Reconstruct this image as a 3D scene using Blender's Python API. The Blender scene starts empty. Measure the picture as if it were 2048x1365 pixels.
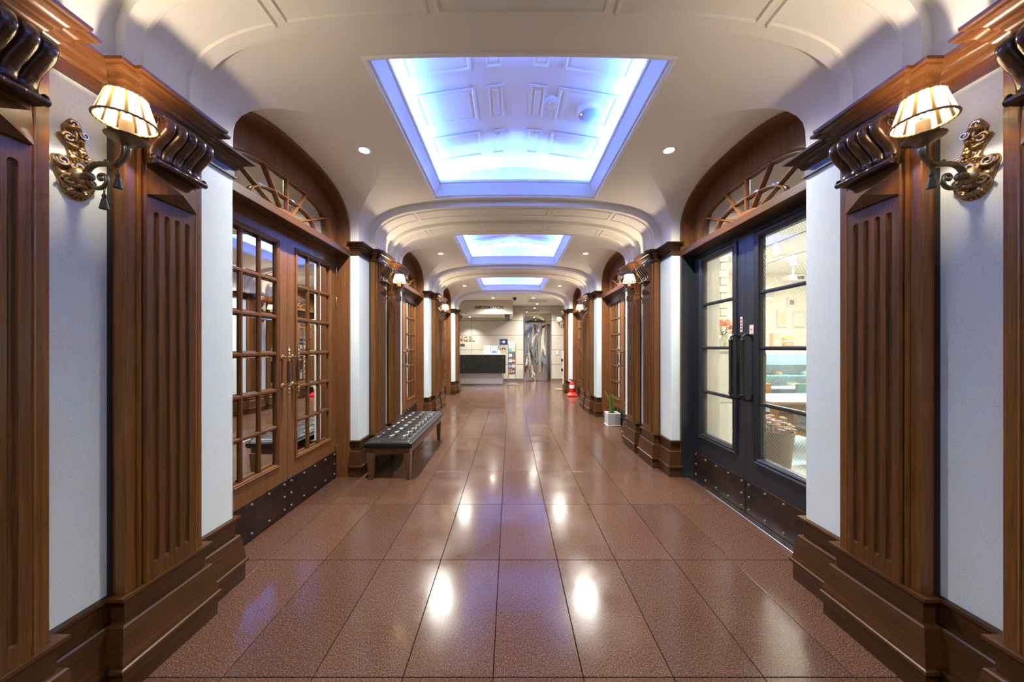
import bpy, bmesh, math, random
from mathutils import Vector, Matrix
PI = math.pi
random.seed(7)
SC = bpy.context.scene
COL = SC.collection

# ------------------------------------------------------------------ camera, world, exposure
CAMX, CAMZ = -0.058, 1.4636
cam = bpy.data.cameras.new('camera'); camo = bpy.data.objects.new('camera', cam); COL.objects.link(camo)
camo.location = (CAMX, 0, CAMZ); camo.rotation_euler = (PI/2, 0, 0)
cam.sensor_width = 36; cam.lens = 36*655/2048
cam.shift_x = (1024-1020)/2048; cam.shift_y = (695-682.5)/2048
cam.clip_start = 0.02; cam.clip_end = 200
SC.camera = camo
W = bpy.data.worlds.new('world'); SC.world = W; W.use_nodes = True
W.node_tree.nodes['Background'].inputs[0].default_value = (1, 0.9, 0.8, 1)
W.node_tree.nodes['Background'].inputs[1].default_value = 0.02
SC.view_settings.view_transform = 'Standard'; SC.view_settings.look = 'None'
SC.view_settings.gamma = 1; SC.view_settings.use_curve_mapping = False
SC.view_settings.exposure = 1.15
E_DOWN, E_SCONCE, E_LED, E_CAFE, E_LOBBY = 235, 9, 23, 155, 310
C_DOWN = (1.0, 0.96, 0.86); C_WARM = (1.0, 0.82, 0.60); C_LED = (0.11, 0.27, 1.0)

# ------------------------------------------------------------------ layout (metres; corridor axis = x 0, looking +y)
PER = 3.18                     # bay period
Y0 = 1.29                      # first pier centre
def pier_y(k): return Y0 + PER*k
def bay_y(k): return Y0 + PER*(k+0.5)
PW, PP, PD = 1.778, 1.708, 2.017   # half widths: plaster panels, pilaster faces, door plane
HPR = 0.742                    # half pier
HB = PER/2-HPR                 # half door bay
ZC0, ZC1 = 2.515, 2.64         # cornice

# ------------------------------------------------------------------ materials
def new_mat(name):
    m = bpy.data.materials.new(name); m.use_nodes = True
    return m, m.node_tree, m.node_tree.nodes['Principled BSDF']
def setp(b, **k):
    names = dict(col='Base Color', rough='Roughness', metal='Metallic', spec='Specular IOR Level', coat='Coat Weight', coatr='Coat Roughness', emit='Emission Color', es='Emission Strength', trans='Transmission Weight', ior='IOR', alpha='Alpha', sub='Subsurface Weight')
    for a, v in k.items():
        if a in ('col', 'emit'): v = (*v, 1)
        b.inputs[names[a]].default_value = v
def plain(name, col, rough=0.5, metal=0, **k):
    m, t, b = new_mat(name); setp(b, col=col, rough=rough, metal=metal, **k); return m
def N(t, typ, **k):
    n = t.nodes.new(typ)
    for a, v in k.items():
        if a in n.inputs.keys() if isinstance(a, str) else False: n.inputs[a].default_value = v
        else: setattr(n, a, v)
    return n
def ramp(t, fac, stops):
    r = t.nodes.new('ShaderNodeValToRGB'); e = r.color_ramp.elements
    while len(e) < len(stops): e.new(0.5)
    for i, (p, c) in enumerate(stops): e[i].position = p; e[i].color = (*c, 1)
    t.links.new(fac, r.inputs[0]); return r.outputs[0]
def coords(t, scale=(1, 1, 1), rot=(0, 0, 0), out='Object'):
    tc = t.nodes.new('ShaderNodeTexCoord'); mp = t.nodes.new('ShaderNodeMapping')
    mp.inputs['Scale'].default_value = scale; mp.inputs['Rotation'].default_value = rot
    t.links.new(tc.outputs[out], mp.inputs[0]); return mp.outputs[0]
def noise(t, vec, scale, detail=4, rough=0.6, dist=0):
    n = t.nodes.new('ShaderNodeTexNoise'); n.inputs['Scale'].default_value = scale; n.inputs['Detail'].default_value = detail
    n.inputs['Roughness'].default_value = rough; n.inputs['Distortion'].default_value = dist
    t.links.new(vec, n.inputs['Vector']); return n.outputs[0]
def bump(t, b, h, strength=0.2, dist=0.002):
    n = t.nodes.new('ShaderNodeBump'); n.inputs['Strength'].default_value = strength; n.inputs['Distance'].default_value = dist
    t.links.new(h, n.inputs['Height']); t.links.new(n.outputs[0], b.inputs['Normal'])
def mixc(t, fac, a, bcol):
    n = t.nodes.new('ShaderNodeMix'); n.data_type = 'RGBA'
    for sock, v in ((n.inputs[0], fac), (n.inputs[6], a), (n.inputs[7], bcol)):
        if isinstance(v, tuple): sock.default_value = (*v, 1)
        elif isinstance(v, (int, float)): sock.default_value = v
        else: t.links.new(v, sock)
    return n.outputs[2]
def wood(name, dark, mid, light, rough=0.32, axis='z', coat=0.25, seed=0):
    m, t, b = new_mat(name)
    sc = {'z': (44, 44, 1.1), 'y': (44, 1.1, 44), 'x': (1.1, 44, 44)}[axis]
    v = coords(t, sc)
    n1 = noise(t, v, 1.3, 5, 0.6, 0.8)
    sc2 = tuple(s*6 if s > 5 else s*4 for s in sc)
    n2 = noise(t, coords(t, sc2), 1.2, 3, 0.7)
    c = ramp(t, n1, [(0.18, dark), (0.5, mid), (0.85, light)])
    pore = ramp(t, n2, [(0.36, (0.45, 0.42, 0.4)), (0.52, (1, 1, 1))])
    mx = t.nodes.new('ShaderNodeMix'); mx.data_type = 'RGBA'; mx.blend_type = 'MULTIPLY'; mx.inputs[0].default_value = 0.75
    t.links.new(c, mx.inputs[6]); t.links.new(pore, mx.inputs[7]); t.links.new(mx.outputs[2], b.inputs['Base Color'])
    setp(b, rough=rough, coat=coat*.6, coatr=0.18, spec=0.25); bump(t, b, n2, 0.12, 0.001)
    return m
M = {}
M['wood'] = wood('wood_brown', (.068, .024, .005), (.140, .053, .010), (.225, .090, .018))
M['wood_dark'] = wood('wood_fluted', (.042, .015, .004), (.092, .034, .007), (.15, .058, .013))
M['wood_h'] = wood('wood_brown_horizontal', (.030, .011, .003), (.062, .024, .006), (.105, .043, .011), axis='y', coat=0.12, rough=.4)
M['wood_deep'] = wood('wood_cornice', (.024, .008, .003), (.048, .017, .005), (.08, .030, .009), axis='y', coat=0.2)
M['corbel'] = wood('wood_carved', (.03, .012, .006), (.055, .022, .01), (.09, .036, .016), rough=0.22, coat=0.8)
M['wood_door'] = wood('wood_door', (.085, .033, .010), (.15, .060, .019), (.215, .092, .031))
M['wood_door_h'] = wood('wood_door_horizontal', (.055, .021, .006), (.10, .040, .012), (.15, .062, .02), axis='y')
M['wood_arch'] = wood('wood_arch', (.085, .032, .011), (.16, .063, .022), (.24, .10, .037), coat=0.3)
M['wood_leg'] = wood('wood_leg', (.055, .025, .01), (.11, .05, .022), (.16, .075, .035), axis='z')
M['wood_pale'] = wood('wood_pale', (.28, .15, .07), (.38, .23, .115), (.46, .29, .16), axis='x', coat=0.1)
M['wood_orange'] = wood('wood_orange', (.22, .10, .035), (.33, .16, .06), (.42, .22, .09))

def speckled(name, base, dark, rough, spec=0.4):
    m, t, b = new_mat(name)
    v = coords(t)
    n = noise(t, v, 190, 3, 0.6); n2 = noise(t, v, 6, 4, 0.6)
    c = ramp(t, n, [(0.30, dark), (0.42, base)])
    c2 = mixc(t, ramp(t, n2, [(0.35, (0, 0, 0)), (0.75, (.35, .35, .35))]), c, tuple(x*0.86 for x in base))
    t.links.new(c2, b.inputs['Base Color']); setp(b, rough=rough, spec=spec)
    return m
M['panel'] = speckled('plaster_panel_speckled', (.63, .71, .70), (.34, .36, .34), 0.30)
M['paint'] = plain('ceiling_paint', (.74, .715, .65), 0.55)
M['cove'] = plain('coffer_paint', (.82, .82, .84), 0.5)
def granite():
    m, t, b = new_mat('red_granite')
    v = coords(t, out='Generated'); tc = t.nodes.new('ShaderNodeNewGeometry')
    pos = tc.outputs['Position']
    n1 = noise(t, pos, 175, 2, 0.5); n2 = noise(t, pos, 85, 3, 0.6); n3 = noise(t, pos, 3.2, 4, 0.6)
    c = ramp(t, n1, [(0.28, (.021, .010, .007)), (0.42, (.064, .030, .018)), (0.58, (.100, .049, .030)), (0.74, (.225, .14, .10))])
    dark = ramp(t, n2, [(0.36, (.35, .33, .33)), (0.50, (1, 1, 1))])
    mx = t.nodes.new('ShaderNodeMix'); mx.data_type = 'RGBA'; mx.blend_type = 'MULTIPLY'; mx.inputs[0].default_value = 0.45
    t.links.new(c, mx.inputs[6]); t.links.new(dark, mx.inputs[7])
    oi = t.nodes.new('ShaderNodeObjectInfo')
    hv = t.nodes.new('ShaderNodeHueSaturation')
    mr = t.nodes.new('ShaderNodeMapRange'); mr.inputs[3].default_value = 0.88; mr.inputs[4].default_value = 1.12
    t.links.new(oi.outputs['Random'], mr.inputs[0]); t.links.new(mr.outputs[0], hv.inputs['Value']); t.links.new(mx.outputs[2], hv.inputs['Color'])
    t.links.new(hv.outputs[0], b.inputs['Base Color'])
    rr = t.nodes.new('ShaderNodeMapRange'); rr.inputs[1].default_value = 0.3; rr.inputs[2].default_value = 0.7; rr.inputs[3].default_value = 0.12; rr.inputs[4].default_value = 0.24
    t.links.new(n3, rr.inputs[0]); t.links.new(rr.outputs[0], b.inputs['Roughness'])
    setp(b, spec=0.30); bump(t, b, n1, 0.08, 0.0008)
    return m
M['granite'] = granite()
M['grout'] = plain('dark_grout', (.045, .03, .026), 0.8)
M['mirror'] = plain('mirror_glass', (.80, .82, .82), 0.012, 1.0)
M['mirror_fan'] = plain('smoked_mirror_glass', (.70, .69, .66), 0.05, 1.0)
M['brass'] = plain('polished_brass', (.62, .46, .24), 0.22, 1.0)
def patina():
    m, t, b = new_mat('antique_gilt')
    n = noise(t, coords(t), 45, 4, 0.6)
    g = t.nodes.new('ShaderNodeNewGeometry')
    c = ramp(t, g.outputs['Pointiness'], [(0.44, (.07, .045, .02)), (0.53, (.47, .31, .13)), (0.62, (.75, .56, .30))])
    t.links.new(mixc(t, ramp(t, n, [(0.4, (0, 0, 0)), (0.7, (.6, .6, .6))]), c, (.17, .11, .05)), b.inputs['Base Color'])
    setp(b, rough=0.3, metal=0.9); return m
M['gilt'] = patina()
M['bronze'] = plain('dark_bronze', (.17, .135, .085), 0.32, 0.9)
M['tassel'] = plain('black_tassel', (.02, .018, .015), 0.7)
def kick():
    m, t, b = new_mat('aged_copper_plate')
    n = noise(t, coords(t), 5, 4, 0.6)
    t.links.new(ramp(t, n, [(0.35, (.035, .024, .019)), (0.6, (.07, .04, .026)), (0.75, (.10, .06, .036))]), b.inputs['Base Color'])
    setp(b, rough=0.42, metal=0.75); return m
M['kick'] = kick()
M['rivet'] = plain('iron_rivet', (.10, .09, .085), 0.4, 0.8)
M['navy'] = plain('navy_paint', (.0135, .0155, .019), 0.36)
M['grip'] = plain('dark_red_grip', (.06, .018, .012), 0.25, coat=0.5)
M['iron'] = plain('wrought_iron', (.06, .055, .05), 0.38, 0.85)
M['gap'] = plain('dark_joint', (.012, .010, .009), 0.8)
M['steel'] = plain('brushed_steel', (.62, .61, .59), 0.22, 1.0)
M['brushed'] = plain('satin_steel', (.68, .66, .62), 0.42, 0.9)
M['white'] = plain('white_plastic', (.80, .80, .78), 0.4)
M['matt_black'] = plain('matt_black', (.006, .006, .006), 0.85, spec=.1)
M['black'] = plain('black_plastic', (.012, .012, .013), 0.35)
def leather():
    m, t, b = new_mat('black_leather')
    v = t.nodes.new('ShaderNodeTexVoronoi'); v.inputs['Scale'].default_value = 260
    t.links.new(coords(t), v.inputs['Vector'])
    setp(b, col=(.012, .011, .011), rough=0.30, spec=0.32); bump(t, b, v.outputs[0], 0.15, 0.0006); return m
M['leather'] = leather()
def emit(name, col, s):
    m, t, b = new_mat(name); setp(b, col=(0.02, 0.02, 0.02), emit=col, es=s); return m
M['lamp'] = emit('downlight_lens', (1, .9, .75), 30)
M['led'] = emit('led_strip', C_LED, 10)
M['bulb'] = emit('bulb', (1, .82, .58), 40)
def shade_mat():
    m, t, b = new_mat('pleated_shade_fabric')
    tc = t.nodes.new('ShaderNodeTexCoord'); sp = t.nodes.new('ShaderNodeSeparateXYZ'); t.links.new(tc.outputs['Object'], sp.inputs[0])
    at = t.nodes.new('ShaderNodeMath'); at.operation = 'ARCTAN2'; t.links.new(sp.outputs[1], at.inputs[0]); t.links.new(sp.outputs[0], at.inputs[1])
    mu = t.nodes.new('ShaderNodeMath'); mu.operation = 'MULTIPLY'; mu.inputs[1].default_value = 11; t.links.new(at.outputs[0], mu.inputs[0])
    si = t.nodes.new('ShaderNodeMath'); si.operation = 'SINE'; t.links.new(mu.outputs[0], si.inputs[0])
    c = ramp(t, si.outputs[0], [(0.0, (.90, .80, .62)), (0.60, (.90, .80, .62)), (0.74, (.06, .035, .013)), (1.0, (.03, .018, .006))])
    d = t.nodes.new('ShaderNodeBsdfDiffuse'); tr = t.nodes.new('ShaderNodeBsdfTranslucent'); mx = t.nodes.new('ShaderNodeMixShader')
    mx.inputs[0].default_value = 0.62
    t.links.new(c, d.inputs[0]); t.links.new(c, tr.inputs[0]); t.links.new(d.outputs[0], mx.inputs[1]); t.links.new(tr.outputs[0], mx.inputs[2])
    t.links.new(mx.outputs[0], t.nodes['Material Output'].inputs[0]); return m
M['shade'] = shade_mat()
M['braid'] = plain('brown_braid', (.22, .12, .05), 0.6)
M['candle'] = plain('candle_sleeve', (.62, .48, .30), 0.5)
def thin_fresnel(t):
    lw = t.nodes.new('ShaderNodeLayerWeight'); lw.inputs[0].default_value = 0.5
    pw = t.nodes.new('ShaderNodeMath'); pw.operation = 'POWER'; pw.inputs[1].default_value = 5; t.links.new(lw.outputs['Facing'], pw.inputs[0])
    ma = t.nodes.new('ShaderNodeMath'); ma.operation = 'MULTIPLY_ADD'; ma.inputs[1].default_value = 0.92; ma.inputs[2].default_value = 0.05
    t.links.new(pw.outputs[0], ma.inputs[0]); return ma.outputs[0]
def wire_glass():
    m, t, b = new_mat('wired_glass')
    tc = t.nodes.new('ShaderNodeTexCoord'); sp = t.nodes.new('ShaderNodeSeparateXYZ'); t.links.new(tc.outputs['Object'], sp.inputs[0])
    fac = None
    for sg in ('ADD', 'SUBTRACT'):
        k = t.nodes.new('ShaderNodeMath'); k.operation = 'MULTIPLY'; k.inputs[1].default_value = 0.62; t.links.new(sp.outputs[2], k.inputs[0])
        a = t.nodes.new('ShaderNodeMath'); a.operation = sg; t.links.new(sp.outputs[1], a.inputs[0]); t.links.new(k.outputs[0], a.inputs[1])
        s = t.nodes.new('ShaderNodeMath'); s.operation = 'MULTIPLY'; s.inputs[1].default_value = 47; t.links.new(a.outputs[0], s.inputs[0])
        f = t.nodes.new('ShaderNodeMath'); f.operation = 'FRACT'; t.links.new(s.outputs[0], f.inputs[0])
        l = t.nodes.new('ShaderNodeMath'); l.operation = 'LESS_THAN'; l.inputs[1].default_value = 0.065; t.links.new(f.outputs[0], l.inputs[0])
        if fac is None: fac = l.outputs[0]
        else:
            mxx = t.nodes.new('ShaderNodeMath'); mxx.operation = 'MAXIMUM'; t.links.new(fac, mxx.inputs[0]); t.links.new(l.outputs[0], mxx.inputs[1]); fac = mxx.outputs[0]
    tr = t.nodes.new('ShaderNodeBsdfTransparent'); tr.inputs[0].default_value = (.93, .96, .95, 1)
    gl = t.nodes.new('ShaderNodeBsdfGlossy'); gl.inputs['Roughness'].default_value = 0.02
    m1 = t.nodes.new('ShaderNodeMixShader'); t.links.new(thin_fresnel(t), m1.inputs[0]); t.links.new(tr.outputs[0], m1.inputs[1]); t.links.new(gl.outputs[0], m1.inputs[2])
    df = t.nodes.new('ShaderNodeBsdfDiffuse'); df.inputs[0].default_value = (.36, .32, .26, 1)
    m2 = t.nodes.new('ShaderNodeMixShader'); t.links.new(fac, m2.inputs[0]); t.links.new(m1.outputs[0], m2.inputs[1]); t.links.new(df.outputs[0], m2.inputs[2])
    t.links.new(m2.outputs[0], t.nodes['Material Output'].inputs[0]); return m
M['wire_glass'] = wire_glass()
def clear_glass():
    m, t, b = new_mat('clear_glass')
    tr = t.nodes.new('ShaderNodeBsdfTransparent'); tr.inputs[0].default_value = (.92, .97, .97, 1)
    gl = t.nodes.new('ShaderNodeBsdfGlossy'); gl.inputs['Roughness'].default_value = 0.03
    m1 = t.nodes.new('ShaderNodeMixShader'); t.links.new(thin_fresnel(t), m1.inputs[0]); t.links.new(tr.outputs[0], m1.inputs[1]); t.links.new(gl.outputs[0], m1.inputs[2])
    t.links.new(m1.outputs[0], t.nodes['Material Output'].inputs[0]); return m
M['glass'] = clear_glass()
def vase_glass():
    m, t, b = new_mat('frosted_vase_glass')
    tr = t.nodes.new('ShaderNodeBsdfTransparent'); df = t.nodes.new('ShaderNodeBsdfDiffuse'); df.inputs[0].default_value = (.72, .72, .70, 1); gl = t.nodes.new('ShaderNodeBsdfGlossy'); gl.inputs['Roughness'].default_value = 0.05
    a = t.nodes.new('ShaderNodeMixShader'); a.inputs[0].default_value = 0.45; t.links.new(tr.outputs[0], a.inputs[1]); t.links.new(df.outputs[0], a.inputs[2])
    c = t.nodes.new('ShaderNodeMixShader'); t.links.new(thin_fresnel(t), c.inputs[0]); t.links.new(a.outputs[0], c.inputs[1]); t.links.new(gl.outputs[0], c.inputs[2])
    t.links.new(c.outputs[0], t.nodes['Material Output'].inputs[0]); return m
M['vase_glass'] = vase_glass()

# ------------------------------------------------------------------ mesh helpers
class MB:
    def __init__(s): s.v = []; s.f = []
    def add(s, vs, fs):
        o = len(s.v); s.v += [tuple(v) for v in vs]; s.f += [tuple(i+o for i in f) for f in fs]; return s
    def box(s, x0, x1, y0, y1, z0, z1):
        vs = [(x, y, z) for z in (z0, z1) for y in (y0, y1) for x in (x0, x1)]
        return s.add(vs, [(0, 2, 3, 1), (4, 5, 7, 6), (0, 1, 5, 4), (2, 6, 7, 3), (0, 4, 6, 2), (1, 3, 7, 5)])
    def cbox(s, c, d): return s.box(c[0]-d[0]/2, c[0]+d[0]/2, c[1]-d[1]/2, c[1]+d[1]/2, c[2]-d[2]/2, c[2]+d[2]/2)
    def grid(s, rows, closed=False):
        n = len(rows[0]); vs = [p for r in rows for p in r]; fs = []
        for i in range(len(rows)-1):
            for j in range(n if closed else n-1):
                k = (j+1) % n; fs.append((i*n+j, i*n+k, (i+1)*n+k, (i+1)*n+j))
        return s.add(vs, fs)
    def tube(s, path, r, n=8, caps=True, flat=1.0):
        path = [Vector(p) for p in path]; R = r if isinstance(r, (list, tuple)) else [r]*len(path)
        rows = []; up = None
        for i, p in enumerate(path):
            d = (path[min(i+1, len(path)-1)]-path[max(i-1, 0)])
            d = d.normalized() if d.length > 1e-9 else Vector((0, 0, 1))
            if up is None:
                up = Vector((0, 0, 1)) if abs(d.z) < 0.9 else Vector((1, 0, 0))
            a = d.cross(up)
            if a.length < 1e-6: a = d.orthogonal()
            a.normalize(); b2 = a.cross(d).normalized(); up = b2
            rows.append([p + a*math.cos(q)*R[i] + b2*math.sin(q)*R[i]*flat for q in [2*PI*j/n for j in range(n)]])
        s.grid(rows, True)
        if caps:
            o = len(s.v); L = len(rows)
            s.f.append(tuple(o-L*n+j for j in range(n))[::-1]); s.f.append(tuple(o-n+j for j in range(n)))
        return s
    def lathe(s, prof, n=20, c=(0, 0, 0), axis='z', caps=True):
        rows = []
        for r, z in prof:
            row = []
            for j in range(n):
                q = 2*PI*j/n; a, b2 = r*math.cos(q), r*math.sin(q)
                row.append({'z': (c[0]+a, c[1]+b2, c[2]+z), 'x': (c[0]+z, c[1]+a, c[2]+b2), 'y': (c[0]+b2, c[1]+z, c[2]+a)}[axis])
            rows.append(row)
        s.grid(rows, True)
        if caps:
            o = len(s.v); L = len(rows)
            if prof[0][0] > 1e-6: s.f.append(tuple(o-L*n+j for j in range(n))[::-1])
            if prof[-1][0] > 1e-6: s.f.append(tuple(o-n+j for j in range(n)))
        return s
    def prism(s, poly, axis, a0, a1):
        n = len(poly)
        def P(u, v, w): return {'x': (w, u, v), 'y': (u, w, v), 'z': (u, v, w)}[axis]
        vs = [P(u, v, a0) for u, v in poly]+[P(u, v, a1) for u, v in poly]
        return s.add(vs, [tuple(range(n))[::-1], tuple(range(n, 2*n))]+[(i, (i+1) % n, n+(i+1) % n, n+i) for i in range(n)])
    def sweep(s, path, prof, caps=True, closed=False):
        # path in plan (x, y); prof (proj, z); outward = travel direction turned +90 deg; mitred corners
        n = len(path); rows = []
        for i in range(n):
            def nd(a, b):
                d = Vector((b[0]-a[0], b[1]-a[1])).normalized(); return Vector((-d.y, d.x))
            if closed: n0 = nd(path[i-1], path[i]); n1 = nd(path[i], path[(i+1) % n])
            else:
                n0 = nd(path[i-1], path[i]) if i > 0 else nd(path[0], path[1])
                n1 = nd(path[i], path[i+1]) if i < n-1 else n0
            m = (n0+n1); m = m/m.length; k = 1/max(0.2, m.dot(n0))
            rows.append([(path[i][0]+m.x*k*q, path[i][1]+m.y*k*q, z) for q, z in prof])
        if closed: rows.append(rows[0])
        s.grid(rows, False)
        if caps and not closed:
            o = len(s.v); c = len(prof); s.f.append(tuple(range(o-n*c, o-n*c+c))); s.f.append(tuple(range(o-c, o))[::-1])
        return s
    def sphere(s, c, r, n=10, m=6, sc=(1, 1, 1)):
        rows = []
        for i in range(m+1):
            a = PI*i/m
            rows.append([(c[0]+sc[0]*r*math.sin(a)*math.cos(2*PI*j/n), c[1]+sc[1]*r*math.sin(a)*math.sin(2*PI*j/n), c[2]-sc[2]*r*math.cos(a)) for j in range(n)])
        return s.grid(rows, True)
    def move(s, d, rz=0):
        c, q = math.cos(rz), math.sin(rz)
        s.v = [(x*c-y*q+d[0], x*q+y*c+d[1], z+d[2]) for x, y, z in s.v]; return s
    def mesh(s, name, bevel=0, smooth=True, angle=35):
        me = bpy.data.meshes.new(name); me.from_pydata(s.v, [], s.f)
        bm = bmesh.new(); bm.from_mesh(me)
        bmesh.ops.remove_doubles(bm, verts=bm.verts, dist=1e-5)
        bmesh.ops.recalc_face_normals(bm, faces=bm.faces)
        if bevel:
            es = [e for e in bm.edges if len(e.link_faces) == 2 and e.calc_face_angle(0) > 0.6]
            bmesh.ops.bevel(bm, geom=es, offset=bevel, segments=1, affect='EDGES', clamp_overlap=True)
        if smooth:
            for f in bm.faces: f.smooth = True
        bm.to_mesh(me); bm.free()
        if smooth: me.set_sharp_from_angle(angle=math.radians(angle))
        return me
def obj(name, me, mat, parent=None, loc=(0, 0, 0), rot=(0, 0, 0), label=None):
    if isinstance(me, MB): me = me.mesh(name)
    o = bpy.data.objects.new(name, me); COL.objects.link(o)
    if mat and not me.materials: me.materials.append(M[mat] if isinstance(mat, str) else mat)
    o.location = loc; o.rotation_euler = rot; o.parent = parent
    if label: o['label'] = label
    return o
def thing(name, loc=(0, 0, 0), rz=0, label=None, cat=None, group=None, kind=None):
    o = bpy.data.objects.new(name, None); COL.objects.link(o); o.location = loc; o.rotation_euler = (0, 0, rz); o.empty_display_size = 0.1
    tag(o, label, cat, group, kind); return o
def tag(o, label=None, cat=None, group=None, kind=None):
    for k, v in (('label', label), ('category', cat), ('group', group), ('kind', kind)):
        if v: o[k] = v
    return o
def light(name, typ, energy, col, parent, loc, rot=(0, 0, 0), **k):
    l = bpy.data.lights.new(name, typ); l.energy = energy; l.color = col
    for a, v in k.items(): setattr(l, a, v)
    o = bpy.data.objects.new(name, l); COL.objects.link(o); o.parent = parent; o.location = loc; o.rotation_euler = rot
    return o
CACHE = {}
def cached(key, fn):
    if key not in CACHE: CACHE[key] = fn()
    return CACHE[key]
def catmull(pts, n=8):
    out = []
    for i in range(len(pts)-1):
        p0 = pts[max(i-1, 0)]; p1 = pts[i]; p2 = pts[i+1]; p3 = pts[min(i+2, len(pts)-1)]
        for j in range(n):
            t = j/n
            out.append(tuple(0.5*(2*b+(c-a)*t+(2*a-5*b+4*c-d)*t*t+(3*b-a-3*c+d)*t**3) for a, b, c, d in zip(p0, p1, p2, p3)))
    out.append(tuple(pts[-1])); return out
SIDES = ((1, 0, 'right'), (-1, PI, 'left'))       # sign, rotation, word: right side is local +x, left side is the same turned 180 deg

# ------------------------------------------------------------------ vault profile
HALF = catmull([(PP, 2.64), (PP, 2.73), (1.703, 2.86), (1.658, 2.945), (1.583, 3.012), (1.45, 3.077), (1.26, 3.126), (0.90, 3.172), (0.45, 3.189), (0.0, 3.193)], 5)
def profile(d):
    out = []
    for i, (p, z) in enumerate(HALF):
        a = HALF[max(i-1, 0)]; b = HALF[min(i+1, len(HALF)-1)]
        if i == len(HALF)-1: nx, nz = 0, 1
        elif i == 0: nx, nz = 1, 0
        else:
            tx, tz = b[0]-a[0], b[1]-a[1]; l = math.hypot(tx, tz); nx, nz = tz/l, -tx/l
        out.append((p+nx*d, z+nz*d))
    return out
BAYP = profile(PW-PP)
def bay_p(z):      # half width of the bay vault at height z
    for (p0, z0), (p1, z1) in zip(BAYP, BAYP[1:]):
        if z0 <= z <= z1: return p0+(p1-p0)*(z-z0)/max(1e-9, z1-z0)
    return BAYP[0][0] if z < BAYP[0][1] else 0
def bay_z(p):
    for (p0, z0), (p1, z1) in zip(BAYP, BAYP[1:]):
        if p1 <= p <= p0: return z0+(z1-z0)*(p0-p)/max(1e-9, p0-p1)
    return BAYP[0][1]
AN = 2.6; AZ0 = 2.72; ARISE = 0.48
def arch_curve(a=HB, z0=AZ0, rise=ARISE, n=28, half=False):
    out = []
    for i in range(n+1):
        th = PI*i/n; c, s = math.cos(th), math.sin(th)
        out.append((math.copysign(abs(c)**(2/AN), c)*a, z0+max(0, s)**(2/AN)*rise))
    return out       # from +a to -a
RH = 0.465           # rib half length along the corridor

# ------------------------------------------------------------------ floor
floor = thing('floor', kind='structure', label='polished red granite tile floor of the corridor and lobby')
obj('screed', MB().box(-2.3, 2.3, -1.9, 10.98, -0.10, -0.012), 'grout', floor)
obj('lobby_paving', MB().box(-4.2, -2.135, 10.98, 14.2, -0.10, -0.0005).box(2.27, 3.4, 10.98, 14.2, -0.10, -0.0005).box(-2.135, 2.27, 10.98, 14.2, -0.1, -0.012), 'granite', floor)
def tile_me():
    g = 0.0020; return MB().box(-.2+g, .2-g, -.4+g, .4-g, -0.0118, 0).mesh('tile', bevel=0.0012)
TILE = tile_me()
for r in range(-2, 16):
    for c in range(11):
        x = -0.133+0.4*(c-5)+0.2; y = 1.4515+0.8*r+0.4
        if y > 14.2: continue
        obj('tile', TILE, 'granite', floor, (x, y, 0))

# ------------------------------------------------------------------ ceiling
ceiling = thing('ceiling', (0, 0, 3.2), kind='structure', label='cream painted vaulted corridor ceiling with ribs and lit coffers')
CP = -3.2
CH_P, CH_S, CH_O = 0.96, 0.955, 0.08      # coffer half sizes, offset from the bay centre
def bay_vault():
    m = MB()
    arch = arch_curve()
    cols_s = sorted(set([round(s, 6) for s, z in arch]))
    def zstart(s):
        q = min(1, abs(s)/HB); return AZ0+ARISE*(1-q**AN)**(1/AN)
    HS = PER/2-RH
    for sg in (1, -1):
        def column(s, z0, full):
            p0 = bay_p(z0); end = 0.0 if full else CH_P
            pts = [(p0, z0)]+[(p, z) for p, z in BAYP if z > z0+1e-4 and p > end+1e-4]+[(end, bay_z(end))]
            # resample to 26 points by arc length
            L = [0]
            for a, b in zip(pts, pts[1:]): L.append(L[-1]+math.dist(a, b))
            out = []
            for i in range(27):
                d = L[-1]*i/26; j = max(0, min(len(L)-2, next((q-1 for q in range(1, len(L)) if L[q] >= d-1e-9), len(L)-2)))
                f = (d-L[j])/max(1e-9, L[j+1]-L[j]); out.append((sg*(pts[j][0]+(pts[j+1][0]-pts[j][0])*f), s, pts[j][1]+(pts[j+1][1]-pts[j][1])*f))
            return out
        m.grid([column(s, zstart(s), False) for s in cols_s])
        for e in (1, -1):
            he = CH_S+e*CH_O
            m.grid([column(e*s, ZC1-.01, False) for s in (HB, (HB+he)/2, he)])
            m.grid([column(e*s, ZC1-.01, True) for s in (he, (he+HS)/2, HS)])
        # lunette barrel running back into the wall
        rows = [[(sg*(bay_p(z)+(1.88-bay_p(z))*t), s, z) for t in (0, .25, .5, .75, 1)] for s, z in [(HB, ZC1-.01)]+arch+[(-HB, ZC1-.01)]]
        m.grid(rows)
    return m.move((0, 0, CP)).mesh('vault_bay', angle=25)
def rib_me(end=False):
    m = MB()
    A, B = profile(0.0), profile(0.045); O = profile(PW-PP)
    def full(pr, s): return [(p, s, z) for p, z in pr]+[(-p, s, z) for p, z in pr[-2::-1]]
    seq = [(O, -RH), (A, -RH), (A, -.115), (B, -.115), (B, .115 if not end else .15)]
    if not end: seq += [(A, .115), (A, RH), (O, RH)]
    m.grid([full(pr, s) for pr, s in seq])
    if end:
        f = full(B, .15); m.grid([f, [(x*1.9 if abs(x) > 1.6 else x*1.3, .15, 3.6 if i not in (0, len(f)-1) else 2.64) for i, (x, y, z) in enumerate(f)]])
    return m.move((0, 0, CP)).mesh('rib', angle=25)
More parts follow.
